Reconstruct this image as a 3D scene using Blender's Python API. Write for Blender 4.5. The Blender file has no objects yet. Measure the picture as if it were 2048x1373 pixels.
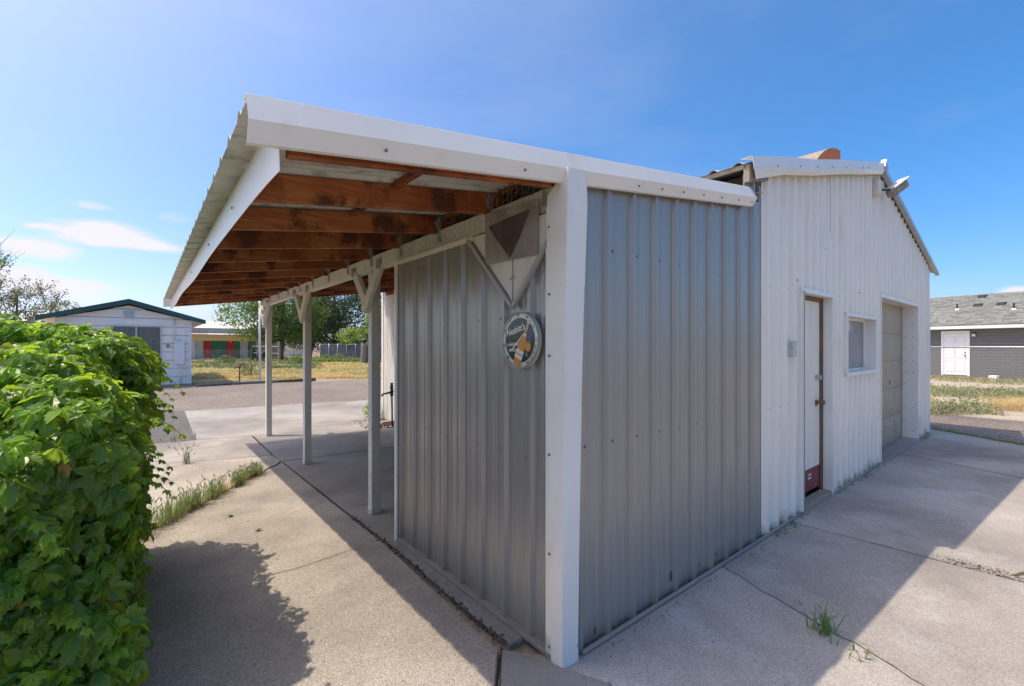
import bpy, bmesh, math, random
from mathutils import Vector, Matrix, noise as mnoise
R_ = math.radians
S = bpy.context.scene
C = S.collection
rnd = random.Random(7)

# ------------------------------------------------------------------ camera
CAMP = Vector((-1.613, -1.58, 1.6))
FW = Vector((.632, .775, 0)).normalized(); RT = Vector((FW.y, -FW.x, 0))
cam = bpy.data.objects.new('camera', bpy.data.cameras.new('camera')); C.objects.link(cam)
cam.location = CAMP; cam.rotation_euler = (R_(90), 0, -math.atan2(FW.x, FW.y))
cam.data.sensor_width = 36; cam.data.lens = 36 * 902 / 2048; cam.data.shift_y = 5.5 / 2048
cam.data.clip_start = .05; cam.data.clip_end = 2000
S.camera = cam

# ------------------------------------------------------------------ light
TOSUN = Vector((-.44, .32, 1)).normalized()
w = bpy.data.worlds.new('World'); S.world = w; w.use_nodes = True
sun = bpy.data.objects.new('sun', bpy.data.lights.new('sun', 'SUN')); C.objects.link(sun)
sun.data.energy = 2.0; sun.data.angle = R_(.5); sun.data.color = (1, .88, .72)
sun.rotation_euler = TOSUN.to_track_quat('Z', 'Y').to_euler()
S.view_settings.view_transform = 'Standard'; S.view_settings.look = 'None'
S.view_settings.gamma = 1; S.view_settings.exposure = 1.12
S.render.engine = 'CYCLES'

def world():
    nt = w.node_tree; N = nt.nodes; L = nt.links; N.clear()
    sky = N.new('ShaderNodeTexSky'); sky.sky_type = 'NISHITA'; sky.sun_disc = False
    sky.sun_elevation = math.asin(TOSUN.z); sky.sun_rotation = math.atan2(TOSUN.x, TOSUN.y) % (2 * math.pi)
    sky.air_density = .55; sky.dust_density = 2.7; sky.ozone_density = 3.0; sky.altitude = 0
    tc = N.new('ShaderNodeTexCoord')
    sep = N.new('ShaderNodeSeparateXYZ'); L.new(tc.outputs['Generated'], sep.inputs[0])
    def m(op, a, b=None, c=None):
        n = N.new('ShaderNodeMath'); n.operation = op
        for i, v in enumerate((a, b, c)):
            if v is None: continue
            if isinstance(v, (int, float)): n.inputs[i].default_value = v
            else: L.new(v, n.inputs[i])
        return n.outputs[0]
    az = m('ARCTAN2', sep.outputs['X'], sep.outputs['Y']); el = m('ARCSINE', sep.outputs['Z'])
    nz = N.new('ShaderNodeTexNoise'); nz.inputs['Scale'].default_value = 9; nz.inputs['Detail'].default_value = 6
    mp = N.new('ShaderNodeMapping'); mp.inputs['Scale'].default_value = (1, 1, 2.6)
    L.new(tc.outputs['Generated'], mp.inputs[0]); L.new(mp.outputs[0], nz.inputs['Vector'])
    nz2 = N.new('ShaderNodeTexNoise'); nz2.inputs['Scale'].default_value = 34; nz2.inputs['Detail'].default_value = 5
    L.new(mp.outputs[0], nz2.inputs['Vector'])
    nn = m('SUBTRACT', nz.outputs['Fac'], .5); n2 = m('SUBTRACT', nz2.outputs['Fac'], .5)
    total = None
    def dirof(px, py):
        d = FW + RT * ((px - 1024) / 902) + Vector((0, 0, (692 - py) / 902)); d.normalize()
        return math.atan2(d.x, d.y), math.asin(d.z)
    # soft fair-weather clouds low in the sky: (px, py, half width, half height, density)
    for px, py, sw, sh, k in ((215, 470, 100, 20, 1), (255, 486, 110, 13, .8), (110, 456, 55, 6, .45), (65, 497, 85, 21, 1), (150, 578, 78, 19, .75),
                              (20, 560, 90, 26, .9), (185, 413, 34, 7, .38), (2035, 584, 42, 9, .8), (1905, 602, 60, 7, .8), (2300, 560, 120, 22, .9),
                              (-250, 520, 160, 26, .9), (350, 436, 30, 10, .16), (420, 615, 60, 6, .2)):
        a0, e0 = dirof(px, py); a1, _ = dirof(px + sw, py); _, e1 = dirof(px, py - sh)
        da = m('DIVIDE', m('SUBTRACT', az, a0), a1 - a0); de = m('DIVIDE', m('SUBTRACT', el, e0), e1 - e0)
        de = m('ADD', de, m('MULTIPLY', nn, 2.0)); da = m('ADD', da, m('MULTIPLY', n2, 1.0))
        r2 = m('ADD', m('MULTIPLY', da, da), m('MULTIPLY', de, de))
        v = m('MULTIPLY', m('MINIMUM', m('MAXIMUM', m('SUBTRACT', m('MULTIPLY', m('EXPONENT', m('MULTIPLY', r2, -1.0)), 1.9), .25), 0), 1), k)
        total = v if total is None else m('ADD', total, v)
    # very thin veils higher up
    mp3 = N.new('ShaderNodeMapping'); mp3.inputs['Scale'].default_value = (1.2, 1.2, 4); mp3.inputs['Rotation'].default_value = (0, .3, .4)
    L.new(tc.outputs['Generated'], mp3.inputs[0])
    n3 = N.new('ShaderNodeTexNoise'); n3.inputs['Scale'].default_value = 2.2; n3.inputs['Detail'].default_value = 5; L.new(mp3.outputs[0], n3.inputs['Vector'])
    veil = m('MULTIPLY', m('MAXIMUM', m('SUBTRACT', n3.outputs['Fac'], .5), 0), .35)
    total = m('ADD', m('MULTIPLY', total, m('ADD', 1, m('MULTIPLY', n2, 1.3))), veil)
    total = m('MINIMUM', m('MAXIMUM', total, 0), .92)
    mix = N.new('ShaderNodeMixRGB'); L.new(total, mix.inputs[0])
    hs = N.new('ShaderNodeHueSaturation'); hs.inputs['Saturation'].default_value = 1.40; L.new(sky.outputs[0], hs.inputs['Color'])
    gm = N.new('ShaderNodeGamma'); gm.inputs[1].default_value = .88
    tn = N.new('ShaderNodeMixRGB'); tn.blend_type = 'MULTIPLY'; tn.inputs[0].default_value = 1; tn.inputs[2].default_value = (1.27, 1.21, 1.15, 1); L.new(hs.outputs[0], tn.inputs[1]); L.new(tn.outputs[0], gm.inputs[0])
    L.new(gm.outputs[0], mix.inputs[1]); mix.inputs[2].default_value = (3.0, 2.85, 3.1, 1)
    bg = N.new('ShaderNodeBackground'); bg.inputs[1].default_value = .15
    L.new(mix.outputs[0], bg.inputs[0])
    out = N.new('ShaderNodeOutputWorld'); L.new(bg.outputs[0], out.inputs[0])
world()

# ------------------------------------------------------------------ helpers
def off(o):
    v = Vector((0, 0, 0))
    while o: v += o.location; o = o.parent
    return v

def setp(o, label=None, cat=None, group=None, kind=None):
    if label: o['label'] = label
    if cat: o['category'] = cat
    if group: o['group'] = group
    if kind: o['kind'] = kind
    return o

def thing(name, loc, label, cat, group=None):
    o = bpy.data.objects.new(name, None); C.objects.link(o); o.location = loc; o.empty_display_size = .1
    return setp(o, label, cat, group)

class MB:
    def __init__(s): s.v = []; s.f = []
    def poly(s, pts): 
        n = len(s.v); s.v += [tuple(p) for p in pts]; s.f.append(tuple(range(n, n + len(pts)))); return s
    def box(s, a, b):
        x0, y0, z0 = (min(a[i], b[i]) for i in range(3)); x1, y1, z1 = (max(a[i], b[i]) for i in range(3))
        return s.hexa([(x0, y0, z0), (x1, y0, z0), (x1, y1, z0), (x0, y1, z0), (x0, y0, z1), (x1, y0, z1), (x1, y1, z1), (x0, y1, z1)])
    def hexa(s, p):
        n = len(s.v); s.v += [tuple(q) for q in p]
        for f in ((3, 2, 1, 0), (4, 5, 6, 7), (0, 1, 5, 4), (1, 2, 6, 5), (2, 3, 7, 6), (3, 0, 4, 7)): s.f.append(tuple(n + i for i in f))
        return s
    def bar(s, p, q, wd, th, up=(0, 0, 1)):
        p = Vector(p); q = Vector(q); d = (q - p).normalized(); u = Vector(up); a = d.cross(u)
        if a.length < 1e-4: a = d.cross(Vector((1, 0, 0)))
        a.normalize(); b = a.cross(d).normalized(); a = a * wd / 2; b = b * th / 2
        return s.hexa([p - a - b, p + a - b, q + a - b, q - a - b, p - a + b, p + a + b, q + a + b, q - a + b])
    def tube(s, p, q, r, r2=None, n=6, cap=True):
        p = Vector(p); q = Vector(q); r2 = r if r2 is None else r2; d = (q - p).normalized()
        a = d.orthogonal().normalized(); b = d.cross(a); k = len(s.v)
        for c, rr in ((p, r), (q, r2)):
            for i in range(n):
                t = 2 * math.pi * i / n; s.v.append(tuple(c + (a * math.cos(t) + b * math.sin(t)) * rr))
        for i in range(n): j = (i + 1) % n; s.f.append((k + i, k + j, k + n + j, k + n + i))
        if cap: s.f.append(tuple(k + i for i in reversed(range(n)))); s.f.append(tuple(k + n + i for i in range(n)))
        return s
    def path(s, pts, radii, n=6):
        for i in range(len(pts) - 1): s.tube(pts[i], pts[i + 1], radii[i], radii[i + 1], n, cap=(i in (0, len(pts) - 2)))
        return s
    def prism(s, pts, z0, z1):          # polygon in xy, extruded in z
        n = len(s.v); m = len(pts); s.v += [(p[0], p[1], z0) for p in pts] + [(p[0], p[1], z1) for p in pts]
        s.f.append(tuple(n + i for i in reversed(range(m)))); s.f.append(tuple(n + m + i for i in range(m)))
        for i in range(m): j = (i + 1) % m; s.f.append((n + i, n + j, n + m + j, n + m + i))
        return s
    def extr(s, pts, vec):              # any planar polygon extruded along vec
        vec = Vector(vec); n = len(s.v); m = len(pts); s.v += [tuple(p) for p in pts] + [tuple(Vector(p) + vec) for p in pts]
        s.f.append(tuple(n + i for i in reversed(range(m)))); s.f.append(tuple(n + m + i for i in range(m)))
        for i in range(m): j = (i + 1) % m; s.f.append((n + i, n + j, n + m + j, n + m + i))
        return s
    def build(s, name, mat, parent=None, bevel=0, smooth=False, fixn=True, kind=None, label=None):
        o0 = off(parent) if parent else Vector((0, 0, 0))
        me = bpy.data.meshes.new(name); me.from_pydata([(x - o0.x, y - o0.y, z - o0.z) for x, y, z in s.v], [], s.f)
        if fixn:
            bm = bmesh.new(); bm.from_mesh(me); bmesh.ops.recalc_face_normals(bm, faces=bm.faces)
            bm.to_mesh(me); bm.free()
        if smooth: me.polygons.foreach_set('use_smooth', [True] * len(me.polygons))
        me.materials.append(mat)
        o = bpy.data.objects.new(name, me); C.objects.link(o)
        if parent: o.parent = parent
        if bevel:
            b = o.modifiers.new('bevel', 'BEVEL'); b.width = bevel; b.segments = 1; b.limit_method = 'ANGLE'
        return setp(o, label, None, None, kind)

def dup(o, parent, dloc=(0, 0, 0)):
    c = o.copy(); C.objects.link(c); c.parent = parent; c.location = o.location + Vector(dloc); return c

# ------------------------------------------------------------------ materials
def mat(name, c1, c2=None, rough=.7, metal=0., scale=4., stretch=(1, 1, 1), lo=.35, hi=.65, detail=6,
        bump=0., bscale=60., bstretch=(1, 1, 1), c3=None, s3=1.5, lo3=.55, hi3=.75, a3=.6, st3=(1, 1, 1), spec=.5, perobj=True, extra=None, tint=0):
    M = bpy.data.materials.new(name); M.use_nodes = True; nt = M.node_tree; N = nt.nodes; L = nt.links
    b = N['Principled BSDF']; b.inputs['Roughness'].default_value = rough; b.inputs['Metallic'].default_value = metal
    b.inputs['Specular IOR Level'].default_value = spec
    tc = N.new('ShaderNodeTexCoord'); vec = tc.outputs['Object']
    if perobj:
        oi = N.new('ShaderNodeObjectInfo'); ad = N.new('ShaderNodeVectorMath'); ad.operation = 'ADD'
        mu = N.new('ShaderNodeMath'); mu.operation = 'MULTIPLY'; mu.inputs[1].default_value = 37.; L.new(oi.outputs['Random'], mu.inputs[0])
        L.new(vec, ad.inputs[0]); L.new(mu.outputs[0], ad.inputs[1]); vec = ad.outputs[0]
    def nz(sc, st, lo, hi, det=detail):
        mp = N.new('ShaderNodeMapping'); mp.inputs['Scale'].default_value = st; L.new(vec, mp.inputs[0])
        n = N.new('ShaderNodeTexNoise'); n.inputs['Scale'].default_value = sc; n.inputs['Detail'].default_value = det
        n.inputs['Roughness'].default_value = .6; L.new(mp.outputs[0], n.inputs['Vector'])
        r = N.new('ShaderNodeMapRange'); r.inputs[1].default_value = lo; r.inputs[2].default_value = hi; L.new(n.outputs['Fac'], r.inputs[0])
        return r.outputs[0], n.outputs['Fac']
    c2 = c2 or c1
    mx = N.new('ShaderNodeMixRGB'); mx.inputs[1].default_value = (*c1, 1); mx.inputs[2].default_value = (*c2, 1)
    L.new(nz(scale, stretch, lo, hi)[0], mx.inputs[0]); col = mx.outputs[0]
    if c3:
        m3 = N.new('ShaderNodeMixRGB'); L.new(col, m3.inputs[1]); m3.inputs[2].default_value = (*c3, 1)
        f = nz(s3, st3, lo3, hi3)[0]; mm = N.new('ShaderNodeMath'); mm.operation = 'MULTIPLY'; mm.inputs[1].default_value = a3; L.new(f, mm.inputs[0])
        L.new(mm.outputs[0], m3.inputs[0]); col = m3.outputs[0]
    if tint:
        oi2 = N.new('ShaderNodeObjectInfo'); tr_ = N.new('ShaderNodeMapRange'); L.new(oi2.outputs['Random'], tr_.inputs[0]); tr_.inputs[3].default_value = 1 - tint; tr_.inputs[4].default_value = 1 + tint * .6
        tm = N.new('ShaderNodeMixRGB'); tm.blend_type = 'MULTIPLY'; tm.inputs[0].default_value = 1; L.new(col, tm.inputs[1]); L.new(tr_.outputs[0], tm.inputs[2]); col = tm.outputs[0]
    hgt = nz(bscale, bstretch, 0, 1)[1] if bump else None
    if extra: col, hgt = extra(N, L, vec, col, hgt, nz)
    L.new(col, b.inputs['Base Color'])
    if bump:
        bp = N.new('ShaderNodeBump'); bp.inputs['Strength'].default_value = bump; bp.inputs['Distance'].default_value = .02
        L.new(hgt, bp.inputs['Height']); L.new(bp.outputs[0], b.inputs['Normal'])
    return M

def speck(sc, dark, light, amt, pits=0):
    def f(N, L, vec, col, hgt, nz):
        v = N.new('ShaderNodeTexVoronoi'); v.inputs['Scale'].default_value = sc; L.new(vec, v.inputs['Vector'])
        sp = N.new('ShaderNodeSeparateColor'); L.new(v.outputs['Color'], sp.inputs[0])
        r = N.new('ShaderNodeValToRGB'); L.new(sp.outputs[0], r.inputs[0])
        r.color_ramp.elements[0].color = (*dark, 1); r.color_ramp.elements[1].color = (*light, 1)
        m = N.new('ShaderNodeMixRGB'); m.blend_type = 'MULTIPLY'; m.inputs[0].default_value = amt
        L.new(col, m.inputs[1]); L.new(r.outputs[0], m.inputs[2])
        a = N.new('ShaderNodeMath'); a.operation = 'SUBTRACT'; a.inputs[0].default_value = 1; L.new(v.outputs['Distance'], a.inputs[1])
        a2 = N.new('ShaderNodeMath'); a2.operation = 'MULTIPLY_ADD'; a2.inputs[1].default_value = .5
        L.new(a.outputs[0], a2.inputs[0])
        if hgt: L.new(hgt, a2.inputs[2])
        if not pits: return m.outputs[0], a2.outputs[0]
        lo_, _ = nz(.6, (1, 1, 1), .36, .62, 8); lr = N.new('ShaderNodeValToRGB'); L.new(lo_, lr.inputs[0])
        lr.color_ramp.elements[0].color = (.66, .65, .64, 1); lr.color_ramp.elements[1].color = (1.10, 1.10, 1.10, 1)
        m2 = N.new('ShaderNodeMixRGB'); m2.blend_type = 'MULTIPLY'; m2.inputs[0].default_value = 1; L.new(m.outputs[0], m2.inputs[1]); L.new(lr.outputs[0], m2.inputs[2])
        vp = N.new('ShaderNodeTexVoronoi'); vp.inputs['Scale'].default_value = 24; L.new(vec, vp.inputs['Vector'])
        sc_ = N.new('ShaderNodeSeparateColor'); L.new(vp.outputs['Color'], sc_.inputs[0])
        lt = N.new('ShaderNodeMath'); lt.operation = 'MULTIPLY'; lt.inputs[1].default_value = .22; L.new(sc_.outputs[1], lt.inputs[0])
        pt = N.new('ShaderNodeMath'); pt.operation = 'LESS_THAN'; L.new(vp.outputs['Distance'], pt.inputs[0]); L.new(lt.outputs[0], pt.inputs[1])
        pm, _ = nz(1.7, (1, 1, 1), .50, .66, 5); pq = N.new('ShaderNodeMath'); pq.operation = 'MULTIPLY'; L.new(pt.outputs[0], pq.inputs[0]); L.new(pm, pq.inputs[1])
        pk = N.new('ShaderNodeMath'); pk.operation = 'MULTIPLY'; pk.inputs[1].default_value = pits; L.new(pq.outputs[0], pk.inputs[0])
        m3 = N.new('ShaderNodeMixRGB'); L.new(pk.outputs[0], m3.inputs[0]); L.new(m2.outputs[0], m3.inputs[1]); m3.inputs[2].default_value = (.13, .115, .10, 1)
        sb_ = N.new('ShaderNodeMath'); sb_.operation = 'SUBTRACT'; L.new(a2.outputs[0], sb_.inputs[0]); L.new(pk.outputs[0], sb_.inputs[1])
        return m3.outputs[0], sb_.outputs[0]
    return f

M = {}
def splash(N, L, vec, col, hgt, nz):
    sp = N.new('ShaderNodeSeparateXYZ'); L.new(vec, sp.inputs[0])
    f, raw = nz(7, (1, 1, .6), 0, 1, 6)
    z = N.new('ShaderNodeMath'); z.operation = 'MULTIPLY_ADD'; z.inputs[1].default_value = -3.2; z.inputs[2].default_value = .62; L.new(sp.outputs[2], z.inputs[0])
    a = N.new('ShaderNodeMath'); a.operation = 'ADD'; L.new(z.outputs[0], a.inputs[0]); L.new(raw, a.inputs[1])
    r = N.new('ShaderNodeMapRange'); r.inputs[1].default_value = .78; r.inputs[2].default_value = 1.15; r.inputs[4].default_value = .75; L.new(a.outputs[0], r.inputs[0])
    m = N.new('ShaderNodeMixRGB'); L.new(r.outputs[0], m.inputs[0]); L.new(col, m.inputs[1]); m.inputs[2].default_value = (.24, .205, .155, 1)
    return m.outputs[0], hgt
M['greysteel'] = mat('painted_grey_steel', (.31, .297, .27), (.335, .32, .29), extra=splash, rough=.29, metal=.25, scale=3, stretch=(9, 9, .35), bump=.02, bscale=5, bstretch=(9, 9, .3),
                     c3=(.29, .275, .245), s3=2, st3=(5, 5, .6), lo3=.6, hi3=.8, a3=.35, perobj=False)
M['whitesteel'] = mat('painted_white_steel', (.86, .80, .69), (.79, .74, .65), extra=splash, rough=.30, metal=.0, scale=2, stretch=(6, 6, .4), bump=.07, bscale=5, bstretch=(8, 8, .3),
                      c3=(.52, .44, .32), s3=1.6, st3=(5, 5, .8), lo3=.57, hi3=.85, a3=.55, perobj=False)
M['trim'] = mat('white_trim_steel', (.83, .795, .725), (.77, .735, .665), rough=.34, scale=1.8, bump=.12, bscale=2.2, c3=(.46, .42, .35), s3=5, st3=(1, 1, .5), lo3=.60, hi3=.82, a3=.4)
M['roofsteel'] = mat('weathered_roof_steel', (.60, .59, .53), (.50, .49, .44), rough=.55, scale=5, c3=(.13, .125, .11), s3=9, lo3=.52, hi3=.72, a3=.75, bump=.1, bscale=12)
M['galv'] = mat('galvanised_steel', (.42, .43, .44), (.55, .56, .56), rough=.4, metal=.7, scale=30)
M['whitewood'] = mat('white_painted_wood', (.62, .585, .51), (.70, .68, .62), rough=.7, scale=5, stretch=(1, 1, .3), bump=.25, bscale=18, bstretch=(3, 3, .4),
                     c3=(.30, .24, .17), s3=11, lo3=.60, hi3=.78, a3=.55, st3=(1, 1, .4))
M['cleanwhite'] = mat('white_paint', (.78, .78, .78), (.72, .72, .72), rough=.6, scale=3)
M['screw'] = mat('screw_rubber', (.14, .14, .135), (.24, .23, .22), rough=.6, scale=90)

def rafter_mat(name='stained_rafter_wood'):
    def ex(N, L, vec, col, hgt, nz):
        big, _ = nz(1.5, (1.3, 1, .7), .46, .50, 8); mid, _ = nz(2.6, (1.1, 1, .8), .50, .57, 9)
        a = N.new('ShaderNodeMixRGB'); L.new(big, a.inputs[0]); L.new(col, a.inputs[1]); a.inputs[2].default_value = (.30, .085, .024, 1)
        d = N.new('ShaderNodeMixRGB'); L.new(mid, d.inputs[0]); L.new(a.outputs[0], d.inputs[1]); d.inputs[2].default_value = (.11, .034, .015, 1)
        g, _ = nz(5.5, (1.0, 1, 22), .35, .7, 4)
        gm = N.new('ShaderNodeMixRGB'); gm.blend_type = 'MULTIPLY'; gm.inputs[0].default_value = .55; L.new(d.outputs[0], gm.inputs[1])
        rr = N.new('ShaderNodeValToRGB'); rr.color_ramp.elements[0].color = (.35, .3, .28, 1); rr.color_ramp.elements[1].color = (1.25, 1.2, 1.15, 1); L.new(g, rr.inputs[0])
        L.new(rr.outputs[0], gm.inputs[2])
        return gm.outputs[0], hgt
    return mat(name, (.37, .115, .032), (.46, .18, .06), rough=.62, scale=2.5, stretch=(.5, 1, 6), bump=.25, bscale=7, bstretch=(1, 1, 18), extra=ex, spec=.35)
M['rafter'] = rafter_mat()
M['darkwood'] = mat('dark_old_wood', (.07, .045, .03), (.14, .09, .05), rough=.8, scale=6, stretch=(1, 1, 4))
M['brownwood'] = mat('brown_jamb_wood', (.24, .14, .07), (.12, .07, .04), rough=.75, scale=9, stretch=(3, 3, .6))
M['greywood'] = mat('weathered_grey_wood', (.36, .31, .25), (.24, .20, .16), rough=.9, scale=7, stretch=(3, 3, .5), bump=.3, bscale=20)
M['door'] = mat('cream_door_paint', (.84, .77, .65), (.78, .71, .60), rough=.6, scale=4, stretch=(3, 3, .5), c3=(.40, .30, .18), s3=13, st3=(3, 3, .5), lo3=.68, hi3=.8, a3=.4, bump=.08)
M['red'] = mat('dark_red_panel', (.22, .012, .02), (.17, .012, .018), rough=.4, scale=5)
M['taupe'] = mat('taupe_door_paint', (.44, .345, .235), (.39, .305, .21), rough=.5, scale=3, bump=.03)
M['glass'] = mat('window_glass_grey', (.20, .21, .22), (.27, .28, .29), rough=.12, scale=3, spec=.8)
M['plate'] = mat('dirty_brown_plate', (.22, .185, .165), (.34, .305, .28), rough=.5, scale=5, stretch=(1, 1.6, 1), c3=(.36, .34, .31), s3=9, lo3=.6, hi3=.8, a3=.7)
M['plateshade'] = mat('plate_opening_shade', (.06, .045, .04), (.115, .09, .08), rough=.5, scale=8)
M['rust'] = mat('rust', (.20, .085, .04), (.12, .05, .03), rough=.85, scale=30)
M['black'] = mat('black_iron', (.018, .018, .02), (.03, .03, .03), rough=.5, scale=10)
M['rubber'] = mat('tyre_rubber', (.02, .02, .022), (.035, .035, .035), rough=.75, scale=10)
M['wire'] = mat('fence_wire', (.42, .42, .42), (.34, .33, .32), rough=.5, metal=.4, scale=10)
M['wiredark'] = mat('old_poultry_wire', (.38, .35, .31), (.26, .23, .2), rough=.7, metal=.3, scale=10)
def edgecracks(N, L, vec, col, hgt, nz): return col, hgt
M['path'] = mat('rough_concrete', (.44, .40, .345), (.53, .49, .425), tint=.08, rough=.92, scale=1.6, lo=.3, hi=.7, bump=.5, bscale=95, c3=(.36, .32, .27), s3=2.6, lo3=.52, hi3=.75, a3=.5, perobj=False,
                extra=speck(150, (.62, .59, .55), (1.24, 1.22, 1.2), .8, .75), detail=9)
M['slab'] = mat('smooth_concrete', (.315, .295, .265), (.365, .34, .305), tint=.10, rough=.85, scale=1.4, lo=.3, hi=.7, bump=.28, bscale=70, c3=(.25, .235, .215), s3=1.1, lo3=.5, hi3=.72, a3=.6, perobj=False,
                extra=speck(240, (.74, .72, .70), (1.14, 1.14, 1.14), .7, .4), detail=9)
M['slabold'] = mat('stained_concrete', (.36, .328, .29), (.46, .42, .375), tint=.12, rough=.88, scale=.9, lo=.36, hi=.62, bump=.4, bscale=80, c3=(.56, .55, .53), s3=1.7, lo3=.55, hi3=.70, a3=.7, perobj=False,
                   extra=speck(190, (.62, .60, .58), (1.2, 1.19, 1.17), .8, .6), detail=10)
M['crack'] = mat('crack_dirt', (.035, .03, .024), (.07, .06, .045), rough=1, scale=30)
M['gravel'] = mat('road_gravel', (.20, .17, .145), (.26, .225, .19), rough=.95, scale=.5, lo=.35, hi=.65, bump=.9, bscale=60, perobj=False,
                  extra=speck(42, (.45, .43, .42), (1.4, 1.35, 1.3), .9))
M['asphalt'] = mat('old_asphalt', (.115, .108, .098), (.155, .146, .132), rough=.95, scale=.8, bump=.9, bscale=60, perobj=False,
                   extra=speck(60, (.45, .45, .45), (1.6, 1.55, 1.5), .9))
M['dirt'] = mat('dry_dirt', (.34, .27, .19), (.25, .185, .13), rough=1, scale=.35, lo=.35, hi=.62, bump=.6, bscale=14, c3=(.13, .15, .055), s3=.28, lo3=.47, hi3=.6, a3=.75, perobj=False,
                extra=speck(18, (.6, .58, .55), (1.3, 1.28, 1.25), .6))
M['drygrass'] = mat('dry_grass_ground', (.56, .40, .19), (.42, .28, .13), rough=1, scale=.9, lo=.36, hi=.62, bump=.8, bscale=9, c3=(.12, .16, .04), s3=.35, st3=(.45, 1, 1), lo3=.46, hi3=.57, a3=.85, perobj=False,
                    extra=speck(14, (.5, .46, .4), (1.35, 1.3, 1.2), .7))
M['sand'] = mat('pale_sand', (.50, .43, .33), (.38, .32, .245), rough=1, scale=.9, bump=.6, bscale=20, perobj=False, extra=speck(30, (.7, .7, .68), (1.2, 1.2, 1.15), .6))

def leafmat(name, c1, c2, trans=.5, tcol=None, rough=.4, coat=.3):
    Mx = bpy.data.materials.new(name); Mx.use_nodes = True; nt = Mx.node_tree; N = nt.nodes; L = nt.links
    b = N['Principled BSDF']; b.inputs['Roughness'].default_value = rough; b.inputs['Specular IOR Level'].default_value = coat
    g = N.new('ShaderNodeNewGeometry'); oi = N.new('ShaderNodeObjectInfo')
    ad = N.new('ShaderNodeMath'); ad.operation = 'ADD'; L.new(g.outputs['Random Per Island'], ad.inputs[0]); L.new(oi.outputs['Random'], ad.inputs[1])
    fr = N.new('ShaderNodeMath'); fr.operation = 'FRACT'; L.new(ad.outputs[0], fr.inputs[0])
    mx = N.new('ShaderNodeMixRGB'); mx.inputs[1].default_value = (*c1, 1); mx.inputs[2].default_value = (*c2, 1); L.new(fr.outputs[0], mx.inputs[0])
    L.new(mx.outputs[0], b.inputs['Base Color'])
    t = N.new('ShaderNodeBsdfTranslucent'); tc_ = tcol or tuple(min(1, v * 1.6) for v in c2)
    mt = N.new('ShaderNodeMixRGB'); mt.inputs[0].default_value = .75; L.new(mx.outputs[0], mt.inputs[1]); mt.inputs[2].default_value = (*tc_, 1)
    L.new(mt.outputs[0], t.inputs[0])
    ms = N.new('ShaderNodeMixShader'); ms.inputs[0].default_value = trans; L.new(b.outputs[0], ms.inputs[1]); L.new(t.outputs[0], ms.inputs[2])
    L.new(ms.outputs[0], N['Material Output'].inputs[0])
    return Mx
M['vine'] = leafmat('vine_leaf', (.06, .14, .018), (.15, .28, .03), .5, (.48, .68, .03), rough=.36, coat=.6)
M['vineyoung_lit'] = leafmat('young_lit_vine_leaf', (.16, .31, .03), (.25, .42, .045), .52, (.55, .78, .05), rough=.4, coat=.45)
M['berry'] = leafmat('green_berry', (.13, .22, .05), (.2, .3, .08), .2)
M['stem'] = mat('vine_stem', (.16, .10, .05), (.20, .22, .06), rough=.7, scale=20)
M['vineold'] = leafmat('yellowed_vine_leaf', (.30, .25, .06), (.34, .20, .07), .35, (.6, .45, .1))
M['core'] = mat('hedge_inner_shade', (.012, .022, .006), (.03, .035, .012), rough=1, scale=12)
M['treeA'] = leafmat('cottonwood_leaf', (.10, .18, .04), (.23, .33, .09), .35, (.3, .42, .08))
M['treeD'] = leafmat('dark_elm_leaf', (.05, .09, .035), (.11, .17, .065), .25)
M['treeY'] = leafmat('bright_sapling_leaf', (.17, .30, .05), (.28, .42, .08), .4, (.45, .6, .1))
M['treeG'] = leafmat('olive_grey_leaf', (.12, .145, .07), (.23, .25, .14), .3)
M['grass'] = leafmat('grass_blade', (.12, .19, .055), (.24, .31, .11), .38)
M['grassdry'] = leafmat('dry_grass_blade', (.50, .36, .15), (.70, .53, .25), .35)
M['weed'] = leafmat('grey_green_weed', (.09, .13, .05), (.17, .22, .10), .3)
M['seed'] = leafmat('grass_seed_head', (.20, .22, .09), (.34, .34, .16), .3)
M['bark'] = mat('bark', (.14, .11, .085), (.22, .18, .14), rough=.95, scale=8, stretch=(3, 3, .6))
M['housewhite'] = mat('house_white_paint', (.88, .85, .80), (.83, .80, .75), rough=.6, scale=2)
M['green'] = mat('dark_green_fascia', (.018, .075, .068), (.022, .085, .078), rough=.45, scale=2)
M['curtain'] = mat('window_with_curtain', (.09, .10, .095), (.17, .175, .165), rough=.15, scale=8, stretch=(4, 4, .2))
M['housegrey'] = mat('dark_grey_siding', (.135, .135, .135), (.155, .155, .155), rough=.75, scale=6, stretch=(.2, .2, 4))
M['shingle'] = None
def shing(N, L, vec, col, hgt, nz):
    g = N.new('ShaderNodeNewGeometry'); r = N.new('ShaderNodeMapRange'); L.new(g.outputs['Random Per Island'], r.inputs[0]); r.inputs[3].default_value = .72; r.inputs[4].default_value = 1.2
    m = N.new('ShaderNodeMixRGB'); m.blend_type = 'MULTIPLY'; m.inputs[0].default_value = 1; L.new(col, m.inputs[1]); L.new(r.outputs[0], m.inputs[2]); return m.outputs[0], hgt
M['shingle'] = mat('asphalt_shingle', (.235, .24, .22), (.195, .20, .185), rough=.95, scale=30, bump=.2, extra=shing)
def plain(name, c, **k): return mat(name, c, tuple(v * .86 for v in c), **k)
M['orange'] = plain('orange_rusty_sheet', (.52, .15, .035), scale=6, rough=.7)
M['block'] = plain('pinkish_paver', (.42, .30, .26), scale=8)
M['stone'] = plain('pale_stone', (.38, .35, .31), scale=9)

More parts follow.
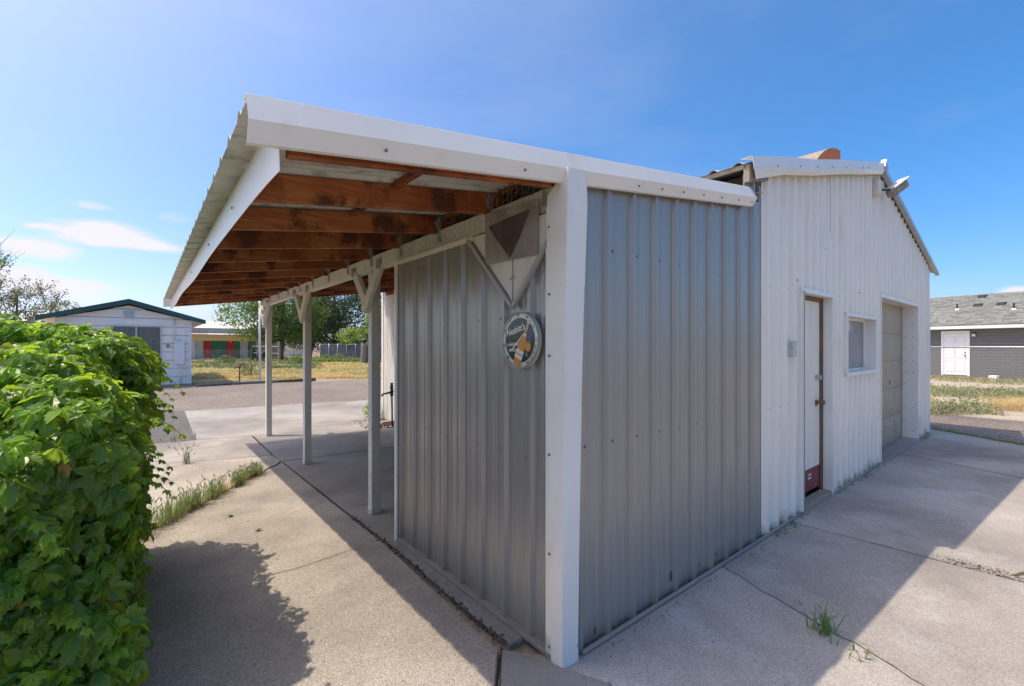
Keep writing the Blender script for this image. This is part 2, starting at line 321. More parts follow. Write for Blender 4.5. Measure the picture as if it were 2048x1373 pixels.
# ------------------------------------------------------------------ ground
def layer(name, pts, z, m, label=None, kind='structure', sub=0):
    b = MB(); b.poly([(x, y, z) for x, y in pts]); o = b.build(name, m, None); setp(o, label, None, None, kind); return o
def ground_sheet():
    # one large sheet; gentle bumps only well away from the pavings
    b = MB(); nx = 60; xs = [-700 + 1400 * i / nx for i in range(nx + 1)]
    for j in range(nx + 1):
        for i in range(nx + 1): b.v.append((xs[i], xs[j], -.045))
    for j in range(nx):
        for i in range(nx):
            k = j * (nx + 1) + i; b.f.append((k, k + 1, k + nx + 2, k + nx + 1))
    o = b.build('ground', M['dirt']); setp(o, None, None, None, 'structure')
ground_sheet()
layer('field', [(-20, 22.4), (45, 20.5), (60, 75), (-40, 80)], -.036, M['drygrass'])
layer('gravel_road', [(-30, 12.0), (-.85, 12.0), (4.2, 11.4), (40, 10.4), (40, 18.6), (7, 18.9), (3.4, 20.3), (1.4, 20.35), (-30, 21.0)], -.030, M['gravel'])
layer('asphalt', [(-6, 7.0), (-.9, 7.0), (-.8, 12.3), (-6, 12.6)], -.026, M['asphalt'])
layer('gravel_verge', [(9.0, 3.0), (9.2, -6), (13.0, -6), (13.15, 3.0)], -.031, M['gravel'])
layer('gravel_yard', [(2.3, 7.72), (16, 7.72), (16, 11.4), (2.3, 11.4)], -.033, M['gravel'])
layer('sandy_strip', [(13.0, -9), (29.3, -9), (30.5, 9), (13.2, 9)], -.032, M['sand'])

def slab(name, pts, m, top=0., th=.1, bev=.008, gap=.008):
    cx = sum(p[0] for p in pts) / len(pts); cy = sum(p[1] for p in pts) / len(pts)
    out = []
    n = len(pts)
    for i in range(n):
        p0 = Vector(pts[i - 1]); p1 = Vector(pts[i]); p2 = Vector(pts[(i + 1) % n])
        n1 = (p1 - p0).normalized(); n2 = (p2 - p1).normalized(); d = (Vector((-n1.y, n1.x)) + Vector((-n2.y, n2.x)))
        d = d.normalized() / max(.5, math.sqrt((1 + n1.dot(n2)) / 2)) * gap
        out.append((p1.x + d.x, p1.y + d.y))
    b = MB(); b.prism(out, top - th, top); o = b.build(name, m, None, bevel=bev); o['kind'] = 'structure'; return o
# (counter-clockwise outlines)
def jag(p, q, n, a, seed):
    r = random.Random(seed); P = Vector(p); Q = Vector(q); d = (Q - P); nn = Vector((-d.y, d.x)).normalized()
    return [tuple(P + d * ((i + r.uniform(-.25, .25)) / n) + nn * r.uniform(-a, a)) for i in range(1, n)]
diag = jag((-1.75, 3.2), (-.14, 5.27), 14, .03, 3)
slab('concrete_path', [(-4.4, -6), (-.9, -6), (-.62, -.22), (-.16, .30), (-.10, 1.8), (-.14, 5.27)] + diag[::-1] + [(-1.75, 3.2), (-4.4, 1.5)], M['path'])
slab('concrete_path', [(-1.75, 3.2)] + diag + [(-.14, 5.27), (-.16, 5.70), (-1.6, 6.2), (-4.4, 7.2), (-4.4, 1.5)], M['path'], top=.004)
slab('concrete_path', [(-4.4, 7.2), (-1.6, 6.2), (-.16, 5.70), (-.13, 7.50), (-.93, 7.72), (-4.4, 8.2)], M['slabold'], top=.002)
slab('concrete_slab', [(-.10, .30), (2.36, .12), (2.36, 5.05), (-.14, 5.27), (-.10, 1.8)], M['slab'], top=.0)
slab('concrete_slab', [(-.14, 5.27), (2.36, 5.05), (2.36, 6.7), (1.68, 6.8), (1.72, 7.12), (-.13, 7.50), (-.16, 5.70)], M['slab'], top=.002)
slab('concrete_slab', [(-.93, 7.72), (-.13, 7.50), (1.72, 7.12), (1.84, 8.0), (4.1, 8.0), (4.1, 11.35), (-.85, 12.13)], M['slab'], top=-.002)
slab('concrete_slab', [(-.62, -.22), (-.22, -.62), (.10, -.22), (-.10, .22), (-.16, .30)], M['slab'], top=.012)
slab('concrete_slab', [(-.9, -6), (1.0, -6), (1.15, -1.4), (.05, -.62), (-.22, -.62), (-.62, -.22)], M['slabold'], top=.004)
crk = jag((1.64, .02), (1.15, -1.4), 16, .018, 9)
slab('concrete_slab', [(-.10, .22), (.10, -.22), (-.22, -.62), (.05, -.62), (1.15, -1.4)] + crk[::-1] + [(1.64, .02), (1.64, .12), (0, .12)], M['slabold'], gap=.002, bev=.001)
slab('concrete_slab', [(1.64, .12), (1.64, .02)] + crk + [(1.15, -1.4), (1.0, -6), (3.3, -6), (2.96, -.94), (2.92, .12)], M['slabold'], gap=.002, bev=.001)
slab('concrete_slab', [(2.92, .12), (2.96, -.94), (3.02, -1.7), (6.4, -1.75), (7.1, .12)], M['slabold'], top=.002)
slab('concrete_slab', [(3.02, -1.7), (3.3, -6), (9, -6), (6.4, -1.75)], M['slab'], top=.006)
slab('concrete_slab', [(7.1, .12), (6.4, -1.75), (7.9, -4.2), (9.1, -1.6), (10.15, .12)], M['slabold'], top=0)
slab('concrete_slab', [(9, -6), (9.1, -1.6), (7.9, -4.2), (6.4, -1.75)][::-1], M['slab'], top=.003) if 0 else None
def ribbon(b, pts, wd, z, seed=0):
    r = random.Random(seed)
    for i in range(len(pts) - 1):
        p = Vector(pts[i]); q = Vector(pts[i + 1]); d = q - p
        if d.length < 1e-5: continue
        n = Vector((-d.y, d.x)).normalized(); k = 4; prev = None
        for j in range(k + 1):
            c = p + d * j / k + n * r.uniform(-.4, .4) * wd; ww = wd * r.uniform(.35, .9)
            a = (c.x + n.x * ww, c.y + n.y * ww, z); e = (c.x - n.x * ww, c.y - n.y * ww, z)
            if prev: b.poly([prev[0], a, e, prev[1]])
            prev = (a, e)
b = MB()
ribbon(b, [(1.64, .0)] + crk + [(1.15, -1.4)], .0032, .0035, 1)
ribbon(b, [(-.10, .32), (-.12, .6), (-.11, 1.0), (-.09, 1.7), (-.10, 2.4), (-.12, 3.2), (-.13, 4.2), (-.14, 5.2)], .009, .0055, 2)
ribbon(b, [(-.15, .3), (-.3, .12), (-.62, -.22)], .006, .0145, 3)
ribbon(b, jag((-.1, 2.95), (.25, 2.8), 5, .02, 5), .006, .0045, 4)
ribbon(b, [(-1.7, 3.22)] + diag + [(-.16, 5.25)], .012, .0062, 5)
ribbon(b, jag((-1.05, 1.9), (-.2, 1.95), 9, .02, 8), .004, .0042, 6)
ribbon(b, jag((1.0, 9.9), (2.4, 8.9), 9, .05, 8), .008, .0015, 7)
ribbon(b, jag((-.3, .1), (-.12, .35), 5, .03, 18), .012, .0055, 7)
for k, (p, q, w_) in enumerate((((2.92, .02), (2.97, -1.0), .006), ((2.97, -1.0), (3.02, -1.7), .008), ((7.1, .02), (6.4, -1.75), .010), ((3.02, -1.7), (3.3, -6), .006), ((-.16, 5.70), (-1.6, 6.2), .006), ((-.93, 7.72), (-.13, 7.50), .012), ((-.13, 7.5), (-.16, 5.7), .010), ((-.13, 7.5), (1.7, 7.13), .005), ((.05, -.62), (1.15, -1.4), .004))):
    ribbon(b, [p] + jag(p, q, 9, .006, 30 + k) + [q], w_, .0078, 40 + k)
b.build('slab_cracks', M['crack']).__setitem__('kind', 'stuff')
# dirt lumps and crumbs lying in the crack beside the shed
def crumbs(name, spots, n, rad, m, seed, sz=(.003, .012)):
    r = random.Random(seed); b = MB()
    for _ in range(n):
        k = r.random() * (len(spots) - 1); i = int(k); t = k - i; p = Vector(spots[i]).lerp(Vector(spots[i + 1]), t)
        x = p.x + r.gauss(0, rad); y = p.y + r.gauss(0, rad); s = r.uniform(*sz)
        pts = [Vector((x + r.uniform(-s, s), y + r.uniform(-s, s), .004 + (s * .7 if q > 2 else -.004))) for q in range(5)]
        a, c, d, e, f = pts
        b.poly([a, c, e]); b.poly([c, d, e]); b.poly([d, a, e]); b.poly([a, c, f]); b.poly([c, d, f])
    o = b.build(name, m, fixn=False); o['kind'] = 'stuff'; return o
crumbs('crack_dirt', [(-.12, .3), (-.11, 1.0), (-.09, 1.7), (-.11, 2.6)], 330, .016, M['crack'], 1)
crumbs('wall_foot_debris', [(0.25, -.05), (1.2, -.06), (2.4, -.06), (3.2, -.06)], 170, .016, M['crack'], 2, (.0015, .006))
crumbs('wall_foot_debris', [(-.05, .2), (-.05, 1.0), (-.05, 1.85)], 200, .018, M['stone'], 3, (.002, .008))
crumbs('joint_rubble', [(3.03, -1.02), (3.05, -1.3), (3.06, -1.75)], 300, .022, M['crack'], 12, (.003, .009))
crumbs('joint_rubble', [(3.05, -.98), (3.08, -1.3), (3.1, -1.8)], 420, .035, M['stone'], 13, (.003, .011))
crumbs('pavement_grit', [(-1.4, .3), (-.6, 1.4), (-1.0, 3.0), (-.4, 4.6)], 500, .35, M['stone'], 5, (.0015, .005))
# little sandy river stones beside the hydrant
b = MB(); r = random.Random(5)
for _ in range(170):
    x = r.uniform(1.76, 2.34); y = r.uniform(6.9, 7.95); s = r.uniform(.02, .05)
    c = Vector((x, y, -.015)); ps = []
    for k in range(6): t = k * math.pi / 3; ps.append(c + Vector((math.cos(t) * s * r.uniform(.7, 1.1), math.sin(t) * s * r.uniform(.7, 1.1), 0)))
    top = c + Vector((0, 0, s * .8)); 
    for k in range(6): b.poly([ps[k], ps[(k + 1) % 6], top])
b.build('river_stones', M['stone'], smooth=True).__setitem__('kind', 'stuff')

# ------------------------------------------------------------------ ribbed sheets
def prof(u0, u1, sp, ph, h, hb=.03, ht=.013, minor=.0032, nm=2):
    pts = []
    k = math.floor((u0 - ph) / sp) - 1
    while ph + k * sp < u1 + sp:
        c = ph + k * sp
        pts += [(c - hb, 0), (c - ht, h), (c + ht, h), (c + hb, 0)]
        for q in range(1, nm + 1):
            m_ = c + sp * q / (nm + 1)
            if minor: pts += [(m_ - .014, 0), (m_ - .007, minor), (m_ + .007, minor), (m_ + .014, 0)]
        k += 1
    def at(u):
        for i in range(len(pts) - 1):
            if pts[i][0] <= u <= pts[i + 1][0]:
                t = (u - pts[i][0]) / max(1e-9, pts[i + 1][0] - pts[i][0]); return pts[i][1] * (1 - t) + pts[i + 1][1] * t
        return 0
    return [(u0, at(u0))] + [p for p in pts if u0 + 1e-4 < p[0] < u1 - 1e-4] + [(u1, at(u1))]
def ribbed(b, P, lo, hi, fn, extra=()):
    # P profile; lo/hi functions of u; fn(u, off, v) -> point
    rows = None; prev = None
    for u, o in P:
        l, h = lo(u), hi(u)
        if h < l: h = l
        col = [fn(u, o, l), fn(u, o, h)]; k = len(b.v); b.v += [tuple(c) for c in col]
        if prev is not None: b.f.append((prev, k, k + 1, prev + 1))
        prev = k
    return b

def screws(b, pts, nrm, r=.0075):
    nrm = Vector(nrm)
    for p in pts: b.tube(Vector(p), Vector(p) + nrm * .006, r, r * .8, 6)

# ================================================================== CARPORT AND SHED
cp = thing('carport_shed', (0, 0, 0), 'grey ribbed metal lean-to shed with open carport roof on white posts', 'carport')
ROOFZ = lambda x: 2.36 + .14 * (x + 1.37)          # top of roof sheet
YN, YF = -.02, 7.56
# shed walls
GS = .229
for (a, c) in ((0.03, .62), (.62, 1.31), (1.31, 1.90)):
    b = MB(); P_ = prof(a, c, GS, .26, .024, hb=.027, ht=.013)
    o5 = .0 if a != .62 else .0
    ribbed(b, P_, lambda u: .02, lambda u: min(2.30, ROOFZ(0) - .03), lambda u, o, v: Vector((.028 - o, u, v)))
    b.build('wall_panel', M['greysteel'], cp, fixn=False)
for i in range(3):
    a = .03 + i * .783; c = a + .783 if i < 2 else 2.378
    b = MB(); P_ = prof(a, c, GS, .145, .024, hb=.027, ht=.013)
    ribbed(b, P_, lambda u: .008, lambda u: min(ROOFZ(u) - .03, 2.93) if u < 2.1 else 2.93, lambda u, o, v: Vector((u, .028 - o, v)))
    b.build('wall_panel', M['greysteel'], cp, fixn=False)
b = MB(); b.box((.05, .05, 0), (2.36, 1.88, 2.29)); b.build('inner_shade_wall', M['darkwood'], cp)
b = MB(); b.box((.12, 1.80, 2.29), (2.36, 1.88, 2.50)); b.box((.30, .1, 2.29), (.34, 1.8, 2.56)); b.build('inner_shade_wall', M['black'], cp)  # back wall and sheet painted black for the shade inside the shed
# base trim and edge trims
MB().box((-.012, .06, .0), (.034, 1.905, .028)).build('base_trim', M['slab'], cp, bevel=.004)
MB().tube((.14, -.004, .014), (2.40, -.004, .014), .013, n=8).build('base_trim', M['slab'], cp, smooth=True)
b = MB(); b.box((-.004, 1.900, 0), (.06, 1.915, 2.30)); b.box((-.014, 1.880, 0), (.0, 1.915, 2.30)); b.build('edge_trim', M['trim'], cp)
MB().box((.001, 1.915, .0), (.05, 1.93, 2.3)).build('edge_trim', M['black'], cp)
b = MB(); b.box((-.012, .80, 2.266), (.012, 1.90, 2.292)); b.build('edge_trim', M['whitesteel'], cp)
b = MB(); b.box((-.010, .062, .02), (.014, .112, 2.14)); b.build('edge_trim', M['whitesteel'], cp)
# corner trim: a folded cover, flaring out over the roof edge at its top
b = MB()
def ring(z, cx, cy, lx, ly, t=.004):
    return [(cx, ly, z), (cx, cy, z), (lx, cy, z)]
rings = [ring(0, -.014, -.014, .098, .066), ring(.12, -.018, -.016, .094, .064), ring(.7, -.020, -.022, .099, .068), ring(1.3, -.022, -.032, .103, .074), ring(1.9, -.026, -.048, .108, .08), ring(2.30, -.030, -.062, .112, .085), ring(2.42, -.030, -.066, .108, .085)]
rings[-1][0] = (-.030, .08, 2.36); rings[-1][1] = (-.030, -.066, 2.462); rings[-1][2] = (.100, -.066, 2.474)
for i in range(len(rings) - 1):
    for k in range(2): b.poly([rings[i][k], rings[i][k + 1], rings[i + 1][k + 1], rings[i + 1][k]])
for i in range(len(rings) - 1):    # side returns back to the walls
    p, q = rings[i], rings[i + 1]
    b.poly([p[0], (.02, p[0][1], p[0][2]), (.02, q[0][1], q[0][2]), q[0]]); b.poly([p[2], (p[2][0], .02, p[2][2]), (q[2][0], .02, q[2][2]), q[2]])
o = b.build('corner_trim', M['trim'], cp); o.modifiers.new('s', 'SOLIDIFY').thickness = .002
# screws
b = MB()
screws(b, [(.145 + GS * k + s_, .026 - .019 * (s_ == 0) , z) for k in range(0, 10) for s_, z in ((.05, 1.065), (.05, 2.13)) if .145 + GS * k < 2.3], (0, -1, 0), .0095)
screws(b, [(.024, .30 + GS * k, z) for k in range(-1, 8) for z in (.98, 1.76) if abs(.30 + GS * k - .3) > .17 or z < 1.4], (-1, 0, 0), .0095)
screws(b, [(.01, .15 + GS * 2 * k, 2.20) for k in range(3, 4)], (-1, 0, 0))
screws(b, [(x, -.061, ROOFZ(x) - .128) for x in (-.95, -.3, .55, .78, 1.02, 1.27, 1.52, 1.78, 2.0)], (0, -1, 0))
screws(b, [(-.028, .066, z) for z in (.08, .55, 1.05, 1.55, 1.86, 2.2)], (-1, 0, 0)); screws(b, [(.094, -.02, z) for z in (.08, 1.0)], (0, -1, 0))
screws(b, [(-1.29, y, 2.25) for y in (.9, 1.9, 3.3, 4.9, 6.6)], (-1, 0, 0))
b.build('screw', M['screw'], cp, kind='stuff')
# roof sheets
for i in range(9):
    a = YN + .01 + i * .8355; c = min(YF, a + .8355)
    b = MB(); P_ = prof(a, c, GS, .12, .026, hb=.034, ht=.012)
    ribbed(b, P_, lambda u: -1.375, lambda u: 2.36, lambda u, o, v: Vector((v, u, ROOFZ(v) - .022 + o)))
    b.build('roof_panel', M['roofsteel'], cp, fixn=False)
# front rake trim (folded)
b = MB(); x0, x1 = -1.375, 2.10
pr = [(-.018, .004), (-.020, -.0), (-.058, -.090), (-.030, -.148), (-.012, -.150)]
def rk(x, p): return (x, p[0], ROOFZ(x) + p[1])
xe = [x1 - .03, x1 - .03, x1 + .005, x1 - .01, x1 - .012]
for i in range(len(pr) - 1): b.poly([rk(x0, pr[i]), rk(xe[i], pr[i]), rk(xe[i + 1], pr[i + 1]), rk(x0 + (.0, .0, .02, .03, .03)[i + 1] * 0, pr[i + 1])])
b.poly([(x0, .05, ROOFZ(x0) + .004), (x1 - .03, .05, ROOFZ(x1 - .03) + .004), rk(x1 - .03, pr[0]), rk(x0, pr[0])])
o = b.build('rake_trim', M['trim'], cp); o.modifiers.new('s', 'SOLIDIFY').thickness = .0015
b = MB(); xa, xb = .62, .66
for i in range(len(pr) - 1): b.poly([(xa, pr[i][0] - .002, ROOFZ(xa) + pr[i][1]), (xb, pr[i][0] - .0035, ROOFZ(xb) + pr[i][1]), (xb, pr[i + 1][0] - .0035, ROOFZ(xb) + pr[i + 1][1]), (xa, pr[i + 1][0] - .002, ROOFZ(xa) + pr[i + 1][1])])
b.build('trim_lap', M['trim'], cp)
# far rake trim
b = MB(); b.hexa([(x0, YF, ROOFZ(x0) - .14), (2.36, YF, ROOFZ(2.36) - .14), (2.36, YF + .012, ROOFZ(2.36) - .14), (x0, YF + .012, ROOFZ(x0) - .14),
                  (x0, YF, ROOFZ(x0)), (2.36, YF, ROOFZ(2.36)), (2.36, YF + .012, ROOFZ(2.36)), (x0, YF + .012, ROOFZ(x0))]); b.build('rake_trim', M['trim'], cp)
# eave fascia (two lengths, bottom edge curling at the near end)
for (a, c) in ((-.012, 5.0), (5.0, 7.55)):
    b = MB(); n = 26; prev = None
    for k in range(n + 1):
        y = a + (c - a) * k / n
        curl = .045 * math.exp(-max(0, y) * 3.2) if a < 1 else 0
        zb = 2.176 + .008 * math.sin(y * 1.7) - curl * .5; xb = -1.282 + .004 * math.sin(y * 2.3)
        col = [(-1.283, y, 2.345), (-1.287, y, 2.30), (xb, y, zb)]
        j = len(b.v); b.v += col
        if prev is not None:
            for q in range(2): b.f.append((prev + q, j + q, j + q + 1, prev + q + 1))
        prev = j
    o = b.build('fascia', M['trim'], cp); o.modifiers.new('s', 'SOLIDIFY').thickness = .002
# rafters
def rafter_mesh(y, w_=.038, dep=.128, x0=-1.245, x1=2.34, dz=0.):
    b = MB(); z0 = lambda x: ROOFZ(x) - .022 - dep + dz; z1 = lambda x: ROOFZ(x) - .024 + dz
    b.hexa([(x0, y, z0(x0)), (x1, y, z0(x1)), (x1, y + w_, z0(x1)), (x0, y + w_, z0(x0)), (x0, y, z1(x0)), (x1, y, z1(x1)), (x1, y + w_, z1(x1)), (x0, y + w_, z1(x0))]); return b
r0 = rafter_mesh(.63).build('rafter', M['rafter'], cp, bevel=.003)
for k in range(1, 12): dup(r0, cp, (0, .62 * k, 0))
rafter_mesh(0.0, .036, .118, x1=-.03).build('rafter', M['rafter'], cp, bevel=.003)
rafter_mesh(0.044, .036, .128, x1=-.03).build('rafter', M['rafter'], cp, bevel=.003)
MB().hexa([(-1.2, .082, ROOFZ(-1.2) - .05), (-.1, .082, ROOFZ(-.1) - .05), (-.1, .1, ROOFZ(-.1) - .05), (-1.2, .1, ROOFZ(-1.2) - .05), (-1.2, .082, ROOFZ(-1.2) - .03), (-.1, .082, ROOFZ(-.1) - .03), (-.1, .1, ROOFZ(-.1) - .03), (-1.2, .1, ROOFZ(-1.2) - .03)]).build('batten', M['greywood'], cp)
rafter_mesh(0.06, .038, .128, x0=.03, x1=2.3).build('rafter', M['rafter'], cp)
# purlin blocks let in between the rafters under the sheets
blk = {}
for k in range(12):
    ya = .122 if k == 0 else .668 + .62 * (k - 1); yb = .63 + .62 * k
    for x in (-.62, .05, .72, 1.4, 2.0):
        b = MB(); b.hexa([(x, ya, ROOFZ(x) - .052), (x + .04, ya, ROOFZ(x) - .046), (x + .04, yb, ROOFZ(x) - .046), (x, yb, ROOFZ(x) - .052),
                          (x, ya, ROOFZ(x) - .023), (x + .04, ya, ROOFZ(x + .04) - .023), (x + .04, yb, ROOFZ(x + .04) - .023), (x, yb, ROOFZ(x) - .023)])
        if k < 2: b.build('purlin', M['rafter'], cp)
        elif k == 2: blk[x] = b.build('purlin', M['rafter'], cp)
        else: dup(blk[x], cp, (0, .62 * (k - 2), 0))
# ledger and beam
MB().box((2.342, .05, 2.66), (2.376, 7.5, 2.86)).build('ledger', M['rafter'], cp, bevel=.003)
MB().box((.018, .08, 2.30), (.10, 7.50, 2.425)).build('beam', M['whitewood'], cp, bevel=.004)
# hurricane ties
def tie(y):
    b = MB(); x = .008
    b.extr([(x, y - .004, 2.435), (x, y - .05, 2.33), (x, y - .01, 2.33), (x, y - .004, 2.34)], (.002, 0, 0))
    b.extr([(x - .002, y - .007, 2.42), (x - .03, y - .007, 2.47), (x + .02, y - .007, 2.53), (x + .03, y - .007, 2.43)], (0, .002, 0)); return b
t0 = tie(.63).build('rafter_tie', M['galv'], cp)
for k in range(1, 12): dup(t0, cp, (0, .62 * k, 0))
tie(.16).build('rafter_tie', M['galv'], cp)
# posts with Y braces (braces are sub-parts)
def post(y, base=True):
    p = MB().box((.055, y - .044, 0.0), (.143, y + .044, 2.30)).build('post', M['whitewood'], cp, bevel=.004)
    for s in (-1, 1):
        b = MB(); yb, zb = y, 1.90
        pts = [(.006, y - s * .0, 1.905), (.006, y + s * .055, 1.985), (.006, y + s * .375, 2.330), (.006, y + s * .25, 2.330), (.006, y, 2.07)]
        if s == 1: pts = pts[::-1]
        b.extr(pts, (.047, 0, 0)); b.build('brace', M['whitewood'], p, bevel=.003)
        g_ = MB(); g_.box((.003, y + s * .27, 2.29), (.0055, y + s * .36, 2.375)); g_.build('nail_plate', M['galv'], p)
    if base:
        g_ = MB(); g_.box((.051, y - .048, 0), (.147, y + .048, .055)); g_.build('post_base', M['whitewood'], p, bevel=.003)
        screws(g_ := MB(), [(.050, y - .02, .03), (.050, y + .02, .03)], (-1, 0, 0), .005); g_.build('bolt', M['rust'], p)
for y in (2.61, 4.91, 7.35): post(y)
# the same braces at the shed, filled in and edged with metal trim
b = MB(); b.extr([(-.004, .79, 2.285), (-.004, .79, 2.27), (-.004, .385, 1.845), (-.004, .09, 2.16), (-.004, .09, 2.285)], (.03, 0, 0))
b.build('gusset', M['whitewood'], cp, bevel=.002)
MB().box((-.0048, .382, 1.85), (-.0041, .388, 2.1)).build('gusset_seam', M['crack'], cp)
b = MB(); t = .028
for (p, q) in (((.83, 2.272), (.38, 1.815)), ((.38, 1.815), (.070, 2.160))):
    b.bar((-.010, p[0], p[1]), (-.010, q[0], q[1]), .020, .022, up=(1, 0, 0))
b.build('edge_trim', plain('grey_channel_trim', (.42, .41, .39), rough=.5), cp)
MB().extr([(-.018, .632, 2.395), (-.018, .630, 2.088), (-.018, .165, 2.080), (-.018, .160, 2.372)], (.006, 0, 0)).build('cover_plate', M['plate'], cp)
MB().extr([(-.0188, .60, 2.31), (-.0188, .50, 2.20), (-.0188, .395, 2.092), (-.0188, .31, 2.19), (-.0188, .22, 2.33), (-.0188, .40, 2.325)], (.0005, 0, 0)).build('opening_shade', M['plateshade'], cp)  # dark triangle painted for the shaded opening seen through the plate
b = MB(); screws(b, [(-.018, .405, 2.355), (-.018, .60, 2.22), (-.005, .40, 1.98), (-.005, .37, 1.98)], (-1, 0, 0), .008); b.build('bolt', M['galv'], cp)
# poultry wire above the shed wall
b = MB(); r = random.Random(3); a_ = .03; hx = a_ * 1.5; hy = a_ * math.sqrt(3)
def wirept(u, v): return (-.004 + .006 * math.sin(u * 31) + r.uniform(-.001, .001), u, v)
for i in range(int(1.85 / hx) + 1):
    for j in range(-1, 6):
        cy = .10 + i * hx; cz = 2.36 + j * hy + (hy / 2 if i % 2 else 0)
        if cz > 2.53 or cy > 1.9: continue
        if cz < 2.385 and .15 < cy < .66: continue
        pts = [(cy + a_ * math.cos(t_ * math.pi / 3), cz + a_ * math.sin(t_ * math.pi / 3)) for t_ in (0, 1, 2, 3)]
        for p, q in zip(pts[:-1], pts[1:]): b.tube(wirept(*p), wirept(*q), .0011, n=3, cap=False)
b.build('poultry_wire', M['wiredark'], cp, kind='stuff', fixn=False)

# rust stains and grime at the foot of the right wall (thin flakes of rust on the sheet)
b = MB(); r = random.Random(21)
for (x, z, w_, h_) in ((1.02, .11, .03, .07), (.60, .14, .02, .05), (.28, .06, .025, .04), (1.38, .075, .02, .03), (1.62, .08, .02, .03)):
    pts = [(x + math.cos(t) * w_ * r.uniform(.4, .7), .0262, z + math.sin(t) * h_ * r.uniform(.4, .7)) for t in [k * math.pi / 4 for k in range(8)]]
    b.poly(pts)
b.build('rust_flake', M['rust'], cp, kind='stuff')

# ================================================================== METAL GARAGE
ga = thing('metal_garage', (6, 0, 0), 'white ribbed metal garage with gabled roof, person door, small window and taupe overhead door', 'garage')
GX0, GX1, PK = 2.382, 9.56, 5.95; GY = 7.69
ZW = lambda x: 2.97 + (3.93 - 2.97) * (1 - abs(x - PK) / (PK - 2.0))     # underside of roof at x (wall top)
ZT = lambda x: ZW(x) + .02
FY = .0
def gpanel(a, c, lo, hi, dy=0., m='whitesteel'):
    b = MB(); P_ = prof(a, c, .2, .06, .030, hb=.040, ht=.018, minor=0)
    if a < PK < c:
        P_ = sorted(P_ + [(PK, 0.)]); 
    ribbed(b, P_, lambda u: lo, (lambda u: ZW(u)) if hi is None else (lambda u: hi), lambda u, o, v: Vector((u, .026 - o + dy, v)))
    return b.build('wall_panel', M[m], ga, fixn=False)
gpanel(2.382, 3.24, .006, None)
gpanel(3.24, 4.04, 2.11, None); gpanel(4.04, 4.09, 2.11, 2.81); gpanel(4.09, 4.63, .006, 2.81)
gpanel(4.63, 5.00, .006, 1.29); gpanel(5.00, 5.86, .006, 1.29); gpanel(4.63, 5.86, 1.94, 2.81); gpanel(5.86, 6.12, .006, 2.81)
gpanel(6.12, 6.8, 2.26, 2.81); gpanel(6.8, 7.7, 2.26, None); gpanel(7.7, 8.54, 2.26, None); gpanel(8.54, 9.50, .006, None)
for a in (4.04, 4.96, 5.88): gpanel(a, min(a + .92, 6.8), 2.80, None, -.003)
b = MB()     # other walls
b.box((GX0 + .005, .06, 0), (GX0 + .03, 7.5, 2.9)); b.build('side_wall', M['darkwood'], ga)
b = MB(); P_ = prof(1.92, GY, .2, .1, .02, hb=.04, ht=.016, minor=0)
M['sidewall'] = mat('weathered_white_boards', (.70, .69, .66), (.52, .49, .44), rough=.75, scale=3, stretch=(6, 6, .5), c3=(.42, .36, .27), s3=4, st3=(6, 6, .5), lo3=.5, hi3=.75, a3=.6, bump=.2, bscale=9, bstretch=(6, 6, .4))
for i in range(24):
    y = 1.92 + i * .24
    if y > GY - .12: break
    MB().box((2.352, y + .004, .05), (2.38, min(GY - .06, y + .236), 2.74)).build('side_board', M['sidewall'], ga, bevel=.002)
MB().box((2.340, GY - .06, 0.02), (2.40, GY + .02, 2.80)).build('corner_trim', M['cleanwhite'], ga, bevel=.003)
MB().box((2.342, 1.92, 2.745), (2.378, GY - .06, 2.90)).build('frieze_board', M['whitewood'], ga)
MB().box((2.344, 1.92, 0), (2.40, GY, .045)).build('sill_plate', M['slab'], ga)
MB().box((2.41, GY - .03, 0), (GX1 - .03, GY, 2.95)).build('rear_wall', M['whitesteel'], ga)
MB().extr([(2.41, GY - .03, 2.95), (GX1 - .03, GY - .03, 2.95), (PK, GY - .03, ZW(PK))], (0, .03, 0)).build('rear_wall', M['whitesteel'], ga)
MB().box((GX1 - .03, .03, 0), (GX1 - .002, GY, 2.96)).build('side_wall', M['whitesteel'], ga)
MB().box((9.44, -.012, 0), (9.565, .03, 2.985)).build('corner_trim', M['trim'], ga, bevel=.003)
MB().box((9.565, -.008, 0), (9.64, .18, 2.26)).build('corner_trim', M['trim'], ga, bevel=.003)
# grey closing sheet between shed and garage; dark panel paints the shaded opening under the eave
MB().box((2.10, .034, 2.70), (2.375, .05, 2.97)).build('closing_sheet', M['greysteel'], ga)
MB().box((2.19, .020, 2.79), (2.33, .030, 2.95)).build('painted_eave_opening', M['darkwood'], ga); MB().box((2.285, .014, 2.79), (2.295, .019, 2.95)).build('painted_eave_opening', M['greywood'], ga)
# roof
for i in range(9):
    a = -.06 + i * .87; c = min(a + .87, 7.77)
    for sgn in (-1, 1):
        b = MB(); P_ = prof(a, c, .2, .05, .02, hb=.04, ht=.016, minor=0)
        xo = 2.0 if sgn < 0 else 10.05
        zz = lambda x: ZW(x if x < PK else 2 * PK - x) + .045
        ribbed(b, P_, lambda u: min(xo, PK), lambda u: max(xo, PK), lambda u, o, v: Vector((v, u, zz(v) + o)))
        b.build('roof_panel', M['roofsteel'], ga, fixn=False)
b = MB(); zz = lambda x: ZW(x) + .07
b.poly([(PK - .16, -.07, zz(PK - .16)), (PK, -.07, zz(PK) + .02), (PK, 7.8, zz(PK) + .02), (PK - .16, 7.8, zz(PK - .16))]); b.poly([(PK, -.07, zz(PK) + .02), (PK + .16, -.07, zz(PK + .16)), (PK + .16, 7.8, zz(PK + .16)), (PK, 7.8, zz(PK) + .02)])
b.build('ridge_cap', M['roofsteel'], ga)
